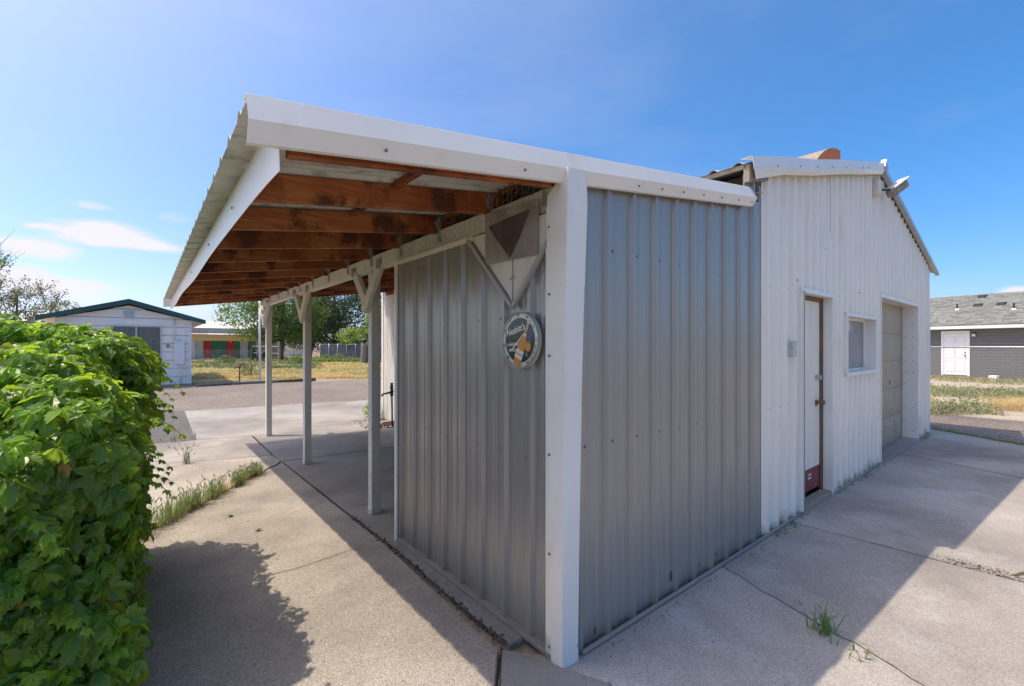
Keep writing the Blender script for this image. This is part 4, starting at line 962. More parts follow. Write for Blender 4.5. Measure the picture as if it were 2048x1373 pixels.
tuft(1.23, -.90, 12, .06, 'low green weed at the shadow edge in the same slab crack', 3, 'grass', wd=.005, seeds=0, spread=.035, lean=1.2)
tuft(-1.15, 7.9, 40, .13, 'short faint weed tuft on the asphalt beside the far slab', 4, 'weed', wd=.004, seeds=0, spread=.10)
b = MB(); r = random.Random(77)
for _ in range(90):
    t = r.random(); x = 2.45 + t * 7; y = -.035 - abs(r.gauss(0, .02))
    if 3.3 < x < 4.0 or 6.2 < x < 8.5: continue
    list(blades(b, x, y, 5, .035, .012, .003, r, 0, .9))
b.build('wall_foot_weeds', M['grass'], None, kind='stuff', fixn=False)
# bright leafy shrub beside hydrant
def bush(name, x, y, h, rad, n, ls, m, label, cat='shrub', seed=1, z0=0, group=None):
    t_ = thing(name, (x, y, z0), label, cat, group); r = random.Random(seed); b = MB(); s = MB()
    for k in range(9):
        a = r.uniform(0, 6.28); e = Vector((x + math.cos(a) * rad * .6, y + math.sin(a) * rad * .6, z0 + h * r.uniform(.6, .95))); s.path([Vector((x, y, z0)), Vector((x, y, z0)).lerp(e, .5) + Vector((0, 0, h * .1)), e], [h * .02, h * .012, h * .005], 4)
    for _ in range(n):
        a = r.uniform(0, 6.28); v = r.uniform(.12, 1); rr_ = rad * math.sqrt(r.random()) * math.sin(math.pi * min(.98, v * .85 + .12)) ** .6
        c = Vector((x + math.cos(a) * rr_, y + math.sin(a) * rr_, z0 + h * v)); leafquad(b, c, ls * r.uniform(.6, 1.2), r)
    s.build('stems', M['bark'], t_); b.build('foliage', m, t_, kind='stuff', fixn=False); return t_
def leafquad(b, c, s, r, up=.5):
    n = Vector((r.gauss(0, 1), r.gauss(0, 1), r.gauss(0, 1) + up)).normalized(); a = n.orthogonal().normalized(); a = (Matrix.Rotation(r.uniform(0, 6.28), 3, n) @ a); e = n.cross(a)
    k = len(b.v); b.v += [tuple(c - a * s), tuple(c + e * s * .5 + n * s * .15), tuple(c + a * s), tuple(c - e * s * .5 + n * s * .15)]; b.f.append((k, k + 1, k + 2, k + 3))
bush('leafy_shrub', 2.16, 7.75, .42, .2, 420, .03, M['treeY'], 'small bright green shrub at the foot of the white garage side wall', seed=3)
# paver blocks
MB().box((1.98, 7.02, 0), (2.33, 7.28, .06)).build('paver_block', M['block'], None, bevel=.006)
setp(bpy.context.scene.objects['paver_block'], 'pink concrete paver lying flat by the hydrant', 'paver')
o = MB().box((2.05, 6.98, .0), (2.34, 7.018, .09)).build('paver_edging', M['block'], None, bevel=.005); setp(o, 'narrow pink paver stood on edge in front of the flat paver', 'paver')

# hydrant
hy = thing('yard_hydrant', (2.13, 6.72, 0), 'black frost-proof yard hydrant with lever by the white garage side wall', 'hydrant')
b = MB(); b.tube((2.14, 6.72, 0), (2.13, 6.72, .70), .017, n=8); b.build('pipe', M['black'], hy, smooth=True)
b = MB(); b.tube((2.13, 6.72, .62), (2.13, 6.72, .80), .034, .028, 8); b.tube((2.13, 6.72, .80), (2.13, 6.72, .875), .022, .030, 8); b.box((2.11, 6.70, .76), (2.15, 6.76, .82)); b.build('valve_head', M['black'], hy)
b = MB(); b.path([Vector((2.12, 6.72, .70)), Vector((2.05, 6.76, .675)), Vector((1.98, 6.80, .66)), Vector((1.965, 6.81, .62))], [.022, .018, .016, .02], 8); b.build('spout', M['black'], hy, smooth=True)
b = MB(); b.bar((2.13, 6.7, .70), (2.20, 6.68, .715), .012, .012); b.build('lever', M['black'], hy)
pp = thing('conduit_pipe', (1.95, 7.4, 0), 'thin grey upright conduit standing left of the yard hydrant', 'pipe')
b = MB(); b.tube((2.0, 7.45, 0), (2.0, 7.45, .62), .022, n=8); b.build('conduit', M['greysteel'], pp, smooth=True); b = MB(); b.path([Vector((2.0, 7.45, .62)), Vector((2.0, 7.45, .78)), Vector((1.93, 7.47, .80))], [.012, .012, .012], 6); b.build('elbow', M['cleanwhite'], pp)

# ================================================================== WHITE HOUSE
YH = 21.38
wh = thing('white_house', (-2.1, YH, 0), 'small white house with dark green gable trim beyond the hedge', 'house')
HXL, HXR, HPX = -4.12, -.09, -2.07
zg = lambda x: 3.17 - abs(x - HPX) * .268      # wall top under rake
bw = []
z = .02; row = 0
while z < 3.15:
    z1 = z + .335
    # clip the row to the gable
    pts = []
    xs = sorted(set([HXL, HXR, HPX] + [x for zz_ in (z, z1) for x in (HPX - (3.17 - zz_) / .268, HPX + (3.17 - zz_) / .268) if HXL < x < HXR]))
    low = [(x, z) for x in xs if zg(x) >= z - 1e-6]; hi_ = [(x, min(z1 - .026, zg(x))) for x in xs if zg(x) >= z - 1e-6]
    if len(low) >= 2 and low[-1][0] - low[0][0] > .05:
        poly = low + hi_[::-1]; clean = []
        for q in poly:
            if not clean or (Vector(q) - Vector(clean[-1])).length > 1e-4: clean.append(q)
        MB().extr([(x, YH, zz_) for x, zz_ in clean], (0, .03, 0)).build('siding_board', M['housewhite'], wh, bevel=.004)
    z = z1
b = MB(); b.box((HXL + .02, YH + .051, 0), (HXR - .02, YH + 8, 2.6)); b.build('wall', M['housewhite'], wh)
b = MB(); b.extr([(HXL, YH + .06, 2.6), (HXR, YH + .06, 2.6), (HPX, YH + .06, 3.16)], (0, 7.9, 0)); b.build('gable_wall', M['housewhite'], wh)
for x in (HXR - .10, HXL): MB().box((x, YH - .02, .02), (x + .10, YH + .03, zg(x + .05) - .02)).build('corner_board', M['cleanwhite'], wh)
MB().box((HXR - .20, YH - .008, .05), (HXR - .19, YH, 2.55)).build('batten', M['galv'], wh)
MB().box((HXL + .22, YH - .012, .3), (HXL + .32, YH, 2.6)).build('batten', M['cleanwhite'], wh)
for s_, xe_ in ((-1, -4.56), (1, .38)):
    zt = lambda x: 3.40 - abs(x - HPX) * .300
    b = MB(); y0 = YH - .30
    b.hexa([(HPX, y0, zt(HPX) - .19), (xe_, y0, zt(xe_) - .17), (xe_, y0 + .03, zt(xe_) - .17), (HPX, y0 + .03, zt(HPX) - .19), (HPX, y0, zt(HPX)), (xe_, y0, zt(xe_)), (xe_, y0 + .03, zt(xe_)), (HPX, y0 + .03, zt(HPX))]); b.build('fascia', M['green'], wh)
    b = MB(); b.hexa([(HPX, y0 + .03, zt(HPX) - .06), (xe_, y0 + .03, zt(xe_) - .06), (xe_, YH + 8.3, zt(xe_) - .06), (HPX, YH + 8.3, zt(HPX) - .06), (HPX, y0 + .03, zt(HPX) - .01), (xe_, y0 + .03, zt(xe_) - .01), (xe_, YH + 8.3, zt(xe_) - .01), (HPX, YH + 8.3, zt(HPX) - .01)]); b.build('roof', M['green'], wh)
    b = MB(); xi = HXL if s_ < 0 else HXR; b.hexa([(xi, YH - .27, zt(xi) - .12), (xe_, YH - .27, zt(xe_) - .12), (xe_, YH + 8, zt(xe_) - .12), (xi, YH + 8, zt(xi) - .12), (xi, YH - .27, zt(xi) - .07), (xe_, YH - .27, zt(xe_) - .07), (xe_, YH + 8, zt(xe_) - .07), (xi, YH + 8, zt(xi) - .07)]); b.build('soffit', M['whitewood'], wh)
vt = MB().box((-2.27, YH - .03, 2.60), (-1.86, YH + .0, 3.0)).build('gable_vent', M['cleanwhite'], wh)
MB().box((-2.215, YH - .034, 2.65), (-1.915, YH - .0305, 2.95)).build('vent_back', M['greysteel'], vt)
for k in range(6): MB().hexa([(-2.21, YH - .06, 2.66 + k * .05), (-1.92, YH - .06, 2.66 + k * .05), (-1.92, YH - .034, 2.69 + k * .05), (-2.21, YH - .034, 2.69 + k * .05), (-2.21, YH - .06, 2.668 + k * .05), (-1.92, YH - .06, 2.668 + k * .05), (-1.92, YH - .034, 2.698 + k * .05), (-2.21, YH - .034, 2.698 + k * .05)]).build('louvre', M['cleanwhite'], vt)
wn = MB().box((-2.56, YH - .02, 1.0), (-1.12, YH - .004, 2.34)).build('window', M['curtain'], wh)
b = MB(); b.box((-2.61, YH - .05, 2.34), (-1.07, YH - .0, 2.39)); b.box((-1.12, YH - .05, 1.0), (-1.07, YH, 2.34)); b.box((-1.88, YH - .05, 1.0), (-1.83, YH - .02, 2.34)); b.box((-2.61, YH - .05, .95), (-1.07, YH, 1.0)); b.box((-2.61, YH - .05, 1.0), (-2.56, YH, 2.34)); b.build('window_frame', M['galv'], wn)
bx_ = MB().box((-.67, YH - .12, .84), (-.33, YH, 1.76)).build('electrical_panel', M['cleanwhite'], wh, bevel=.01)
MB().box((-.72, YH - .15, 1.76), (-.30, YH, 1.79)).build('panel_hood', M['housewhite'], bx_)
b = MB(); b.tube((-.655, YH - .04, 1.79), (-.655, YH - .04, 2.72), .03, n=8); b.tube((-.48, YH - .05, 1.79), (-.48, YH - .05, 1.87), .035, n=8); b.tube((-.46, YH - .05, .02), (-.46, YH - .05, .84), .032, n=8); b.build('conduit', M['cleanwhite'], bx_, smooth=True)
MB().box((-.92, YH - .06, 1.52), (-.83, YH, 1.68)).build('outlet_box', M['greywood'], wh, bevel=.008); MB().bar((-.83, YH - .02, 1.56), (-.67, YH - .02, 1.53), .02, .02).build('cable', M['galv'], wh)
MB().box((HXL, YH - .04, -.05), (HXR + .01, YH + .02, .035)).build('foundation', M['slab'], wh)

# ================================================================== COLOURED STORAGE BUILDING
cb = thing('storage_building', (3, 62, 0), 'long storage building with red and green doors under a yellow wall band', 'building')
def wpt(px, py, y): # point on plane y=const seen at the pixel (used once for sizing)
    d = FW + RT * ((px - 1024) / 902); t = (y - CAMP.y) / d.y; return CAMP.x + d.x * t, 1.6 + (692 - py) / 902 * t
YB = 62.
cxs = [wpt(p, 700, YB)[0] for p in (300, 391, 407, 422, 453, 468, 480, 496, 512, 560)]
zd = wpt(430, 682, YB)[1]; zy = wpt(430, 670, YB)[1]; za = wpt(430, 664, YB)[1]; zm = wpt(430, 657, YB)[1]; zr_ = wpt(430, 646, YB)[1]
cm = {'w': plain('white_door_panel', (.62, .62, .60)), 's': plain('silver_door_panel', (.42, .42, .43)), 'r': plain('red_door_panel', (.42, .022, .02)), 'g': plain('green_door_panel', (.03, .15, .08)), 'y': plain('yellow_band', (.74, .60, .30), scale=12, stretch=(4, 4, .2)),
      'm': plain('mauve_band', (.42, .32, .31)), 'p': plain('pink_sheet', (.62, .46, .45))}
for i, c in enumerate('wsrgrgsgs'): MB().box((cxs[i] + .02, YB, 0), (cxs[i + 1] - .02, YB + .1, zd)).build('door_panel', cm[c], cb)
MB().box((cxs[0], YB + .1, 0), (cxs[-1], YB + 12, zm)).build('wall', cm['s'], cb)
MB().box((cxs[0], YB - .03, zd), (cxs[-1], YB + .1, zy)).build('yellow_band', cm['y'], cb)
x = cxs[0]; k = 0
while x < cxs[-1] - .1:
    x1_ = min(cxs[-1], x + 1.75); MB().hexa([(x, YB - .5, zy), (x1_, YB - .5, zy), (x1_, YB + .9, za), (x, YB + .9, za), (x, YB - .5, zy + .04), (x1_, YB - .5, zy + .04), (x1_, YB + .9, za + .04), (x, YB + .9, za + .04)]).build('awning_panel', (M['cleanwhite'], M['roofsteel'], cm['p'], M['cleanwhite'])[k % 4], cb); x = x1_; k += 1
MB().box((cxs[0], YB + .9, za), (cxs[-1], YB + 1, zm)).build('upper_band', cm['m'], cb)
MB().hexa([(cxs[0], YB + .8, zm), (cxs[-1], YB + .8, zm), (cxs[-1], YB + 7, zr_ + .45), (cxs[0], YB + 7, zr_ + .45), (cxs[0], YB + .8, zm + .05), (cxs[-1], YB + .8, zm + .05), (cxs[-1], YB + 7, zr_ + .5), (cxs[0], YB + 7, zr_ + .5)]).build('roof', M['whitesteel'], cb)

# ================================================================== TREES
def tree(name, x, y, h, crown, n, ls, m, label, cat='tree', seed=1, trunk=.2, z_lo=.25, airy=0., group=None):
    """crown: list of (dx, dy, z, rx, rz) blobs"""
    t_ = thing(name, (x, y, 0), label, cat, group); r = random.Random(seed); tr = MB(); lf = MB()
    top = Vector((x, y, h * .62)); base_ = Vector((x, y, 0))
    tr.path([base_, Vector((x + trunk, y, h * .2)), Vector((x - trunk * .5, y, h * .42)), top], [trunk, trunk * .8, trunk * .6, trunk * .35], 8)
    tips = []
    for (dx, dy, z, rx, rz) in crown:
        for k in range(5 if airy else 4):
            c = Vector((x + dx, y + dy, z)); e = c + Vector((r.gauss(0, .5) * rx, r.gauss(0, .5) * rx, r.uniform(-.2, .8) * rz)); s = Vector((x, y, min(z - rz * .4, h * r.uniform(.15, .5)))); m_ = s.lerp(e, .5) + Vector((r.gauss(0, .2), r.gauss(0, .2), -.06 * h))
            tr.path([s, m_, e], [trunk * .4, trunk * .22, trunk * .06], 5)
            for q in range(3): u = e + Vector((r.gauss(0, .45) * rx, r.gauss(0, .45) * rx, r.uniform(-.3, .7) * rz)); tr.path([m_.lerp(e, .6), u], [trunk * .12, trunk * .03], 4); tips.append((m_.lerp(e, .6), u))
    tot = sum(c[3] ** 2 * c[4] for c in crown)
    for (dx, dy, z, rx, rz) in crown:
        cnt = int(n * rx ** 2 * rz / tot); c0 = Vector((x + dx, y + dy, z))
        # clumps spread through the blob
        ncl = max(10, cnt // 38)
        for _ in range(ncl):
            while True:
                v = Vector((r.uniform(-1, 1), r.uniform(-1, 1), r.uniform(-1, 1)))
                if .25 < v.length < 1: break
            v = v.normalized() * v.length ** .45; cc = c0 + Vector((v.x * rx, v.y * rx, v.z * rz)); cr = rx * r.uniform(.12, .24)
            for _q in range(cnt // ncl):
                leafquad(lf, cc + Vector((r.gauss(0, cr), r.gauss(0, cr), r.gauss(0, cr * .7))), ls * r.uniform(.6, 1.25), r, .8)
    if airy:
        for a_, b_ in tips:
            for _ in range(int(airy)): c = a_.lerp(b_, r.random()) + Vector((r.gauss(0, .12), r.gauss(0, .12), r.gauss(0, .12))); leafquad(lf, c, ls * r.uniform(.6, 1.2), r)
    tr.build('trunk', M['bark'], t_, smooth=True); lf.build('crown', m, t_, kind='stuff', fixn=False); return t_
def at(px, d, z=0): p = CAMP + (FW + RT * ((px - 1024) / 902)) * d; return p.x, p.y
x, y = at(560, 50); tree('cottonwood_tree', x, y, 12, [(-3.0, 0, 4.8, 2.6, 2.4), (-.8, -1, 7.2, 3.4, 2.8), (1.8, 0, 5.4, 3.0, 2.6), (.2, 0, 3.4, 2.6, 1.5), (2.8, 1, 3.2, 1.9, 1.3), (0, 0, 9.6, 2.6, 1.8), (-2.2, -1, 2.7, 1.6, 1.0)], 17000, .15, M['treeA'], 'broad light green tree behind the first carport post from the left', seed=4, trunk=.32)
x, y = at(668, 57); tree('dark_elm_tree', x, y, 13, [(-3.4, 0, 5.0, 3.0, 2.8), (0, 0, 7.2, 3.6, 3.0), (3.4, 1, 5.6, 3.0, 3.0), (0, 0, 3.8, 3.4, 1.9), (-1, 0, 9.8, 3.0, 1.8), (4.6, 0, 3.3, 2.0, 1.6)], 16000, .16, M['treeD'], 'tall dark green tree behind the grey screened fence', seed=5, trunk=.35)
x, y = at(620, 60); tree('dark_elm_tree', x, y, 11, [(-1.5, 0, 4.0, 2.8, 2.4), (1.4, 0, 6.2, 2.8, 2.4), (0, 0, 2.2, 2.6, 1.2)], 9000, .16, M['treeD'], 'dark tree crowding between the light tree and the tall dark one', seed=6, trunk=.25)
x, y = at(704, 46.5); tree('sapling_tree', x, y, 3.7, [(-.3, 0, 2.6, 1.15, .75), (.9, 0, 2.9, .8, .5)], 1500, .10, M['treeY'], 'yellow-green sapling rising above the screened fence', seed=7, trunk=.05)
x, y = at(752, 44); tree('sapling_tree', x, y, 6.5, [(0, 0, 3.5, 1.0, .9), (-.3, 0, 5.0, .9, 1.3), (.6, 0, 2.2, .9, .8), (.8, 0, 4.2, .9, 1.2)], 2600, .11, M['treeY'], 'taller yellow-green sapling right behind the nearest carport post', seed=8, trunk=.06)
x, y = at(810, 52); tree('dark_elm_tree', x, y, 10, [(0, 0, 4.0, 3, 2.4), (-1, 0, 6.5, 2.6, 2)], 5000, .16, M['treeD'], 'dark tree mostly hidden by the garage at the field corner', seed=16, trunk=.25)
x, y = at(35, 33); tree('airy_elm_tree', x, y, 8.5, [(-1.2, 0, 3.0, 1.8, 1.3), (.6, 0, 3.2, 1.6, 1.2), (-.2, 0, 4.6, 1.7, 1.0), (.9, 0, 5.8, 1.5, 1.1), (-.9, 0, 5.6, 1.4, 1.2)], 2600, .085, M['treeG'], 'open thin-leaved tree with bare upright twigs behind the hedge', seed=9, trunk=.13, airy=26)
x, y = at(112, 36); tree('olive_tree', x, y, 5.6, [(-.6, 0, 2.9, 1.4, 1.0), (.5, 0, 3.2, 1.2, 1.0), (0, 0, 4.4, 1.2, .9), (.9, 0, 3.9, 1.0, .8)], 3800, .085, M['treeG'], 'denser grey-green tree touching the green roof of the white house', seed=10, trunk=.12, airy=8)
x, y = at(-95, 22); tree('walnut_tree', x, y, 9, [(0, 0, 5.2, 1.7, 1.2), (.75, -.4, 6.2, 1.35, 1.1), (-.6, 0, 3.8, 1.6, 1.2), (.3, 0, 3.0, 1.5, .9), (-.4, 0, 7.2, 1.4, 1)], 3400, .09, M['treeA'], 'leafy tree whose branch tips enter at the far left edge', seed=12, trunk=.15)
b = None
for k, px in enumerate((432, 444, 456, 468, 483)):
    x, y = at(px, 105 + k * 3); tree('distant_conifer', x, y, 9, [(0, 0, 5.2 + .5 * (k == 0), 1.5, 1.6 + .7 * (k == 0)), (0, 0, 3, 2, 2)], 700, .3, M['treeD'], ('tallest ' if k == 0 else '') + 'dark distant evergreen rising over the storage building roof', seed=40 + k, trunk=.2, group='distant evergreens behind the storage building')
for k in range(9):
    px = -330 + k * 55; x, y = at(px, 55 + (k % 3) * 4); tree('distant_tree', x, y, 6, [(0, 0, 3, 2.6, 1.7), (1, 0, 4, 2, 1.4)], 1100, .2, M['treeG'], 'low grey-green tree in the row far behind the hedge', seed=60 + k, trunk=.2, group='tree row far behind the hedge') if k < 8 else None

# ================================================================== FIELD FURNITURE
def chainlink(name, A, B, h, zr, label, sp_=.055, r=.0016, posts=6, z0=-.03, pm='galv', top=True, cat='fence', prad=.022):
    A = Vector((A[0], A[1], 0)); B = Vector((B[0], B[1], 0)); L_ = (B - A).length; d = (B - A) / L_
    t_ = thing(name, tuple(A + (B - A) / 2), label, cat); b = MB(); n = int(L_ / sp_)
    for k in range(-int(h / sp_), n):
        for s in (1, -1):
            u0 = k * sp_; u1 = u0 + h
            za, zb = (z0, z0 + h) if s > 0 else (z0 + h, z0)
            a0, a1 = max(0, u0), min(L_, u1)
            if a1 <= a0: continue
            f = lambda u: za + (zb - za) * (u - u0) / h
            b.tube(A + d * a0 + Vector((0, 0, f(a0))), A + d * a1 + Vector((0, 0, f(a1))), r, n=3, cap=False)
    b.build('wire_mesh', M['wire'], t_, kind='stuff', fixn=False)
    for k in range(posts + 1):
        p = A + d * (L_ * k / posts); MB().tube((p.x, p.y, z0), (p.x, p.y, z0 + h + .06), prad, n=8).build('fence_post', M[pm], t_, smooth=True)
    if top: MB().tube(tuple(A + Vector((0, 0, z0 + h))), tuple(B + Vector((0, 0, z0 + h))), .02, n=8).build('top_rail', M['galv'], t_, smooth=True)
    return t_
# screened fence right of the centre post
A = at(640, 46); B = at(800, 46)
cf = chainlink('screened_fence', A, B, 1.78, 1.8, 'chain-link fence with grey screening and pale posts behind the dry grass', sp_=.12, r=.003, posts=9, prad=.035)
M['screen'] = plain('grey_privacy_screen', (.17, .18, .20), scale=2, stretch=(3, 3, .3))
d_ = (Vector(B) - Vector(A)).normalized(); nv = Vector((-d_.y, d_.x))
if nv.dot(FW.xy) < 0: nv = -nv
L_ = (Vector(B) - Vector(A)).length; k = 0
while k * 1.5 < L_:
    p = Vector(A) + d_ * k * 1.5 + nv * .12; q = Vector(A) + d_ * min(L_, k * 1.5 + 1.46) + nv * .12; MB().bar((p.x, p.y, .85), (q.x, q.y, .85), .02, 1.62).build('screen_panel', M['screen'], cf); k += 1
A = at(565, 47); B = at(634, 46); chainlink('low_wire_fence', A, B, 1.1, 1.2, 'low dark wire fence between the wooden post and pale fence post', sp_=.14, r=.003, posts=3, pm='rust')
A = at(372, 41); B = at(503, 41); chainlink('field_wire_fence', A, B, 1.28, 1.3, 'thin wire fence with dark stakes in front of the storage building', sp_=.11, r=.003, posts=2, pm='rust', top=False)
def wpost(px, d, h, rad, label, m='greywood', name='wooden_post', group=None):
    x, y = at(px, d); o = MB().path([Vector((x, y, -.05)), Vector((x + .02, y, h * .5)), Vector((x, y, h))], [rad, rad * .95, rad * .85], 8).build(name, M[m], None, smooth=False); setp(o, label, 'post', group); return o
wpost(558, 42, 2.02, .12, 'thick weathered wooden post right of the first carport post')
wpost(505, 46, 1.75, .14, 'dark wooden post behind the hanging tyres', 'darkwood')
x0_, y0_ = at(505, 45.7); x1_, y1_ = at(556, 42.2); gt = thing('gate_rail', ((x0_ + x1_) / 2, (y0_ + y1_) / 2, 0), 'pale pipe gate between the two wooden posts in the field', 'gate')
MB().tube((x0_, y0_, 1.55), (x1_, y1_, 1.53), .035, n=6).build('top_rail', M['galv'], gt); MB().tube((x0_, y0_, .9), (x1_, y1_, .88), .03, n=6).build('middle_rail', M['galv'], gt)
# two big tyres on a hanger
tx, ty = at(524, 44); ty_ = thing('tyre_rack', (tx, ty, 0), 'pair of black tyres hung from a dark beam behind the white pole', 'tyres')
for k, px in enumerate((518, 532)):
    cx_, cy_ = at(px, 44 - k * .3); bm = bmesh.new(); b = MB(); R1, R2 = .40, .17
    ax_ = RT.lerp(FW, .35 + .2 * k).normalized(); e1 = Vector((0, 0, 1)); e2 = ax_.cross(e1)
    for i in range(20):
        for j in range(8):
            a, c = 2 * math.pi * i / 20, 2 * math.pi * j / 8; rr_ = R1 + R2 * math.cos(c); b.v.append(tuple(Vector((cx_, cy_, .62)) + (e1 * math.cos(a) + e2 * math.sin(a)) * rr_ + ax_ * R2 * 1.1 * math.sin(c)))
    for i in range(20):
        for j in range(8): i2, j2 = (i + 1) % 20, (j + 1) % 8; b.f.append((i * 8 + j, i2 * 8 + j, i2 * 8 + j2, i * 8 + j2))
    b.build('tyre', M['rubber'], ty_, smooth=True); bm.free()
b = MB(); p = at(506, 44); q = at(536, 43.7); b.bar((p[0], p[1], 1.33), (q[0], q[1], 1.33), .08, .1); s_ = at(517, 44); b.bar((q[0], q[1], .8), (q[0], q[1], 1.33), .06, .06); b.bar((p[0], p[1], 0), (p[0], p[1], 1.35), .09, .09); b.build('hanger_beam', M['black'], ty_)
# lath bundle
sx_, sy_ = at(729, 41); lb = thing('lath_bundle', (sx_, sy_, 0), 'tall bundle of weathered wooden laths bound with dark wires', 'wood bundle'); r = random.Random(4)
for k in range(18):
    a = 2 * math.pi * k / 18; MB().bar((sx_ + math.cos(a) * .34, sy_ + math.sin(a) * .34, 0), (sx_ + math.cos(a) * .29, sy_ + math.sin(a) * .29, 1.75 + r.uniform(0, .3)), .10, .03, up=(math.cos(a), math.sin(a), 0)).build('lath', M['greywood'], lb)
for k in range(7):
    b = MB(); z = .2 + k * .22
    for i in range(12): a, c = 2 * math.pi * i / 12, 2 * math.pi * (i + 1) / 12; b.tube((sx_ + .37 * math.cos(a), sy_ + .37 * math.sin(a), z), (sx_ + .37 * math.cos(c), sy_ + .37 * math.sin(c), z + .01), .012, n=4, cap=False)
    b.build('binding_wire', M['black'], lb)
MB().bar((sx_ + .05, sy_ - .45, 0), (sx_ + .1, sy_ - .42, 1.55), .06, .06).build('stake', M['black'], lb)
# debris boards leaning at the fence, small pale house beyond
x, y = at(695, 44.5); lg = thing('leaning_frame', (x, y, 0), 'old brown gate frame leaning on the screened fence', 'gate')
for p, q in (((-.9, 0, .0), (-.9, 0, .95)), ((.9, 0, 0), (.9, 0, 1.0)), ((-.9, 0, .92), (.9, 0, .95)), ((-.1, 0, .05), (.9, 0, .9)), ((.15, 0, 0), (.15, 0, .9))): MB().bar((x + p[0], y + p[1], p[2]), (x + q[0], y + q[1], q[2]), .06, .08).build('board', M['greywood'], lg)
x, y = at(590, 72); sh = thing('pale_shed', (x, y, 0), 'pale shed with dark fence glimpsed below the trees', 'shed')
MB().box((x - 1.7, y, 0), (x + 1.5, y + 3, 2.0)).build('wall', M['housewhite'], sh); MB().extr([(x - 1.9, y - .2, 2.0), (x + 1.7, y - .2, 2.0), (x - .1, y - .2, 3.0)], (0, 3.4, 0)).build('roof', M['roofsteel'], sh)
x, y = at(700, 74); sh = thing('dark_shed', (x, y, 0), 'dark blue-grey shed hidden behind the sapling and fence', 'shed')
MB().box((x - 3, y, 0), (x + 5, y + 3, 2.4)).build('wall', plain('dark_blue_wall', (.04, .045, .09)), sh); MB().box((x - 3.2, y - .2, 2.4), (x + 5.2, y + 3.2, 2.55)).build('roof', M['black'], sh)
# white pole and red standpipe on the kerb
px_, py_ = at(519, 20.0 / 1.0)
pl = thing('white_pole', (2.36, 21.0, 0), 'tall white pole standing on the low kerb', 'pole'); MB().tube((2.36, 21.0, .05), (2.36, 21.0, 3.9), .05, .045, n=10).build('pole_shaft', M['cleanwhite'], pl, smooth=True); MB().tube((2.36, 21.0, 3.9), (2.36, 21.0, 3.97), .06, .03, n=10).build('pole_cap', M['galv'], pl)
sp2 = thing('standpipe', (1.60, 21.1, 0), 'rusty red standpipe tap with curved handle beside the kerb', 'tap')
MB().tube((1.60, 21.1, -.02), (1.60, 21.1, .64), .026, n=8).build('pipe', M['rust'], sp2, smooth=True)
M['redpaint'] = plain('faded_red_iron', (.26, .07, .05))
b = MB(); b.path([Vector((1.60, 21.1, .62)), Vector((1.61, 21.09, .76)), Vector((1.69, 21.04, .80)), Vector((1.77, 20.98, .75)), Vector((1.78, 20.97, .66))], [.04, .04, .032, .028, .03], 8); b.build('handle', M['redpaint'], sp2, smooth=True)
b = MB(); b.path([Vector((1.60, 21.1, .68)), Vector((1.50, 21.17, .67)), Vector((1.42, 21.22, .62))], [.04, .03, .026], 8); b.build('spout', M['redpaint'], sp2, smooth=True)
kc = MB().hexa([(1.3, 20.35, -.03), (3.0, 20.6, -.03), (3.0, 20.85, -.03), (1.3, 20.6, -.03), (1.3, 20.35, .09), (3.0, 20.6, .09), (3.0, 20.85, .09), (1.3, 20.6, .09)]).build('kerb', M['slab'], None, bevel=.02); kc['kind'] = 'structure'
kc = MB().hexa([(3.02, 20.65, -.03), (4.6, 20.5, -.03), (4.6, 20.75, -.03), (3.02, 20.9, -.03), (3.02, 20.65, .06), (4.6, 20.5, .10), (4.6, 20.75, .10), (3.02, 20.9, .06)]).build('kerb', M['darkwood'], None, bevel=.02); kc['kind'] = 'structure'
kc = MB().hexa([(.0, 20.3, -.03), (1.25, 20.35, -.03), (1.25, 20.6, -.03), (0, 20.6, -.03), (.0, 20.3, .06), (1.25, 20.35, .08), (1.25, 20.6, .08), (0, 20.6, .06)]).build('kerb', M['gravel'], None, bevel=.03); kc['kind'] = 'structure'
a0 = at(372, 26.5); a1 = at(530, 26.2); a2 = at(520, 30); a3 = at(372, 30.5)
slab('footpath', [a0, a1, a2, a3][::1], M['slab'], top=.03, gap=0)
b = MB(); r = random.Random(8)
for _ in range(160): u = r.random(); x, y = at(400 + 110 * u, 27.7 + r.gauss(0, .25)); list(blades(b, x, y, 4, .09, .15, .02, r, .03, .8))
b.build('footpath_grass', M['grass'], None, kind='stuff', fixn=False)
x, y = at(498, 23.3); bush('green_weed_clump', x, y, .5, .45, 260, .06, M['weed'], 'green weed clump right of the red standpipe', 'weed', seed=9)

# field grass, weeds: uncountable
def meadow(name, region, n, h, wd, m, seed, dens=None, nb=5, spread=.12):
    r = random.Random(seed); b = MB(); k = 0; t = 0
    while k < n and t < n * 6:
        t += 1; px = r.uniform(region[0], region[1]); d = 1 / r.uniform(1 / region[3], 1 / region[2]); x, y = at(px, d)
        if dens and not dens(x, y, r): continue
        if -4.7 < x < .6 and 21 < y < 30: continue
        k += 1; list(blades(b, x, y, nb, h, spread, wd, r, -.04, .7))
    o = b.build(name, m, None, kind='stuff', fixn=False); return o
nzf = lambda s, o: (lambda x, y, r: mnoise.noise(Vector((x * s, y * s * 1.8, o))) + r.uniform(-.15, .15) > .0)
meadow('field_dry_grass', (380, 830, 22.5, 50), 10500, .17, .02, M['grassdry'], 1)
meadow('field_green_grass', (372, 830, 23.5, 60), 1900, .20, .022, M['grass'], 2, nzf(.28, 3.1))
meadow('field_weeds', (372, 640, 30, 60), 700, .34, .03, M['weed'], 3, nzf(.4, 9.1), nb=7, spread=.2)
meadow('field_fence_grass', (630, 800, 43, 47), 700, .5, .04, M['grass'], 4, nzf(.5, 4.1), nb=6, spread=.2)
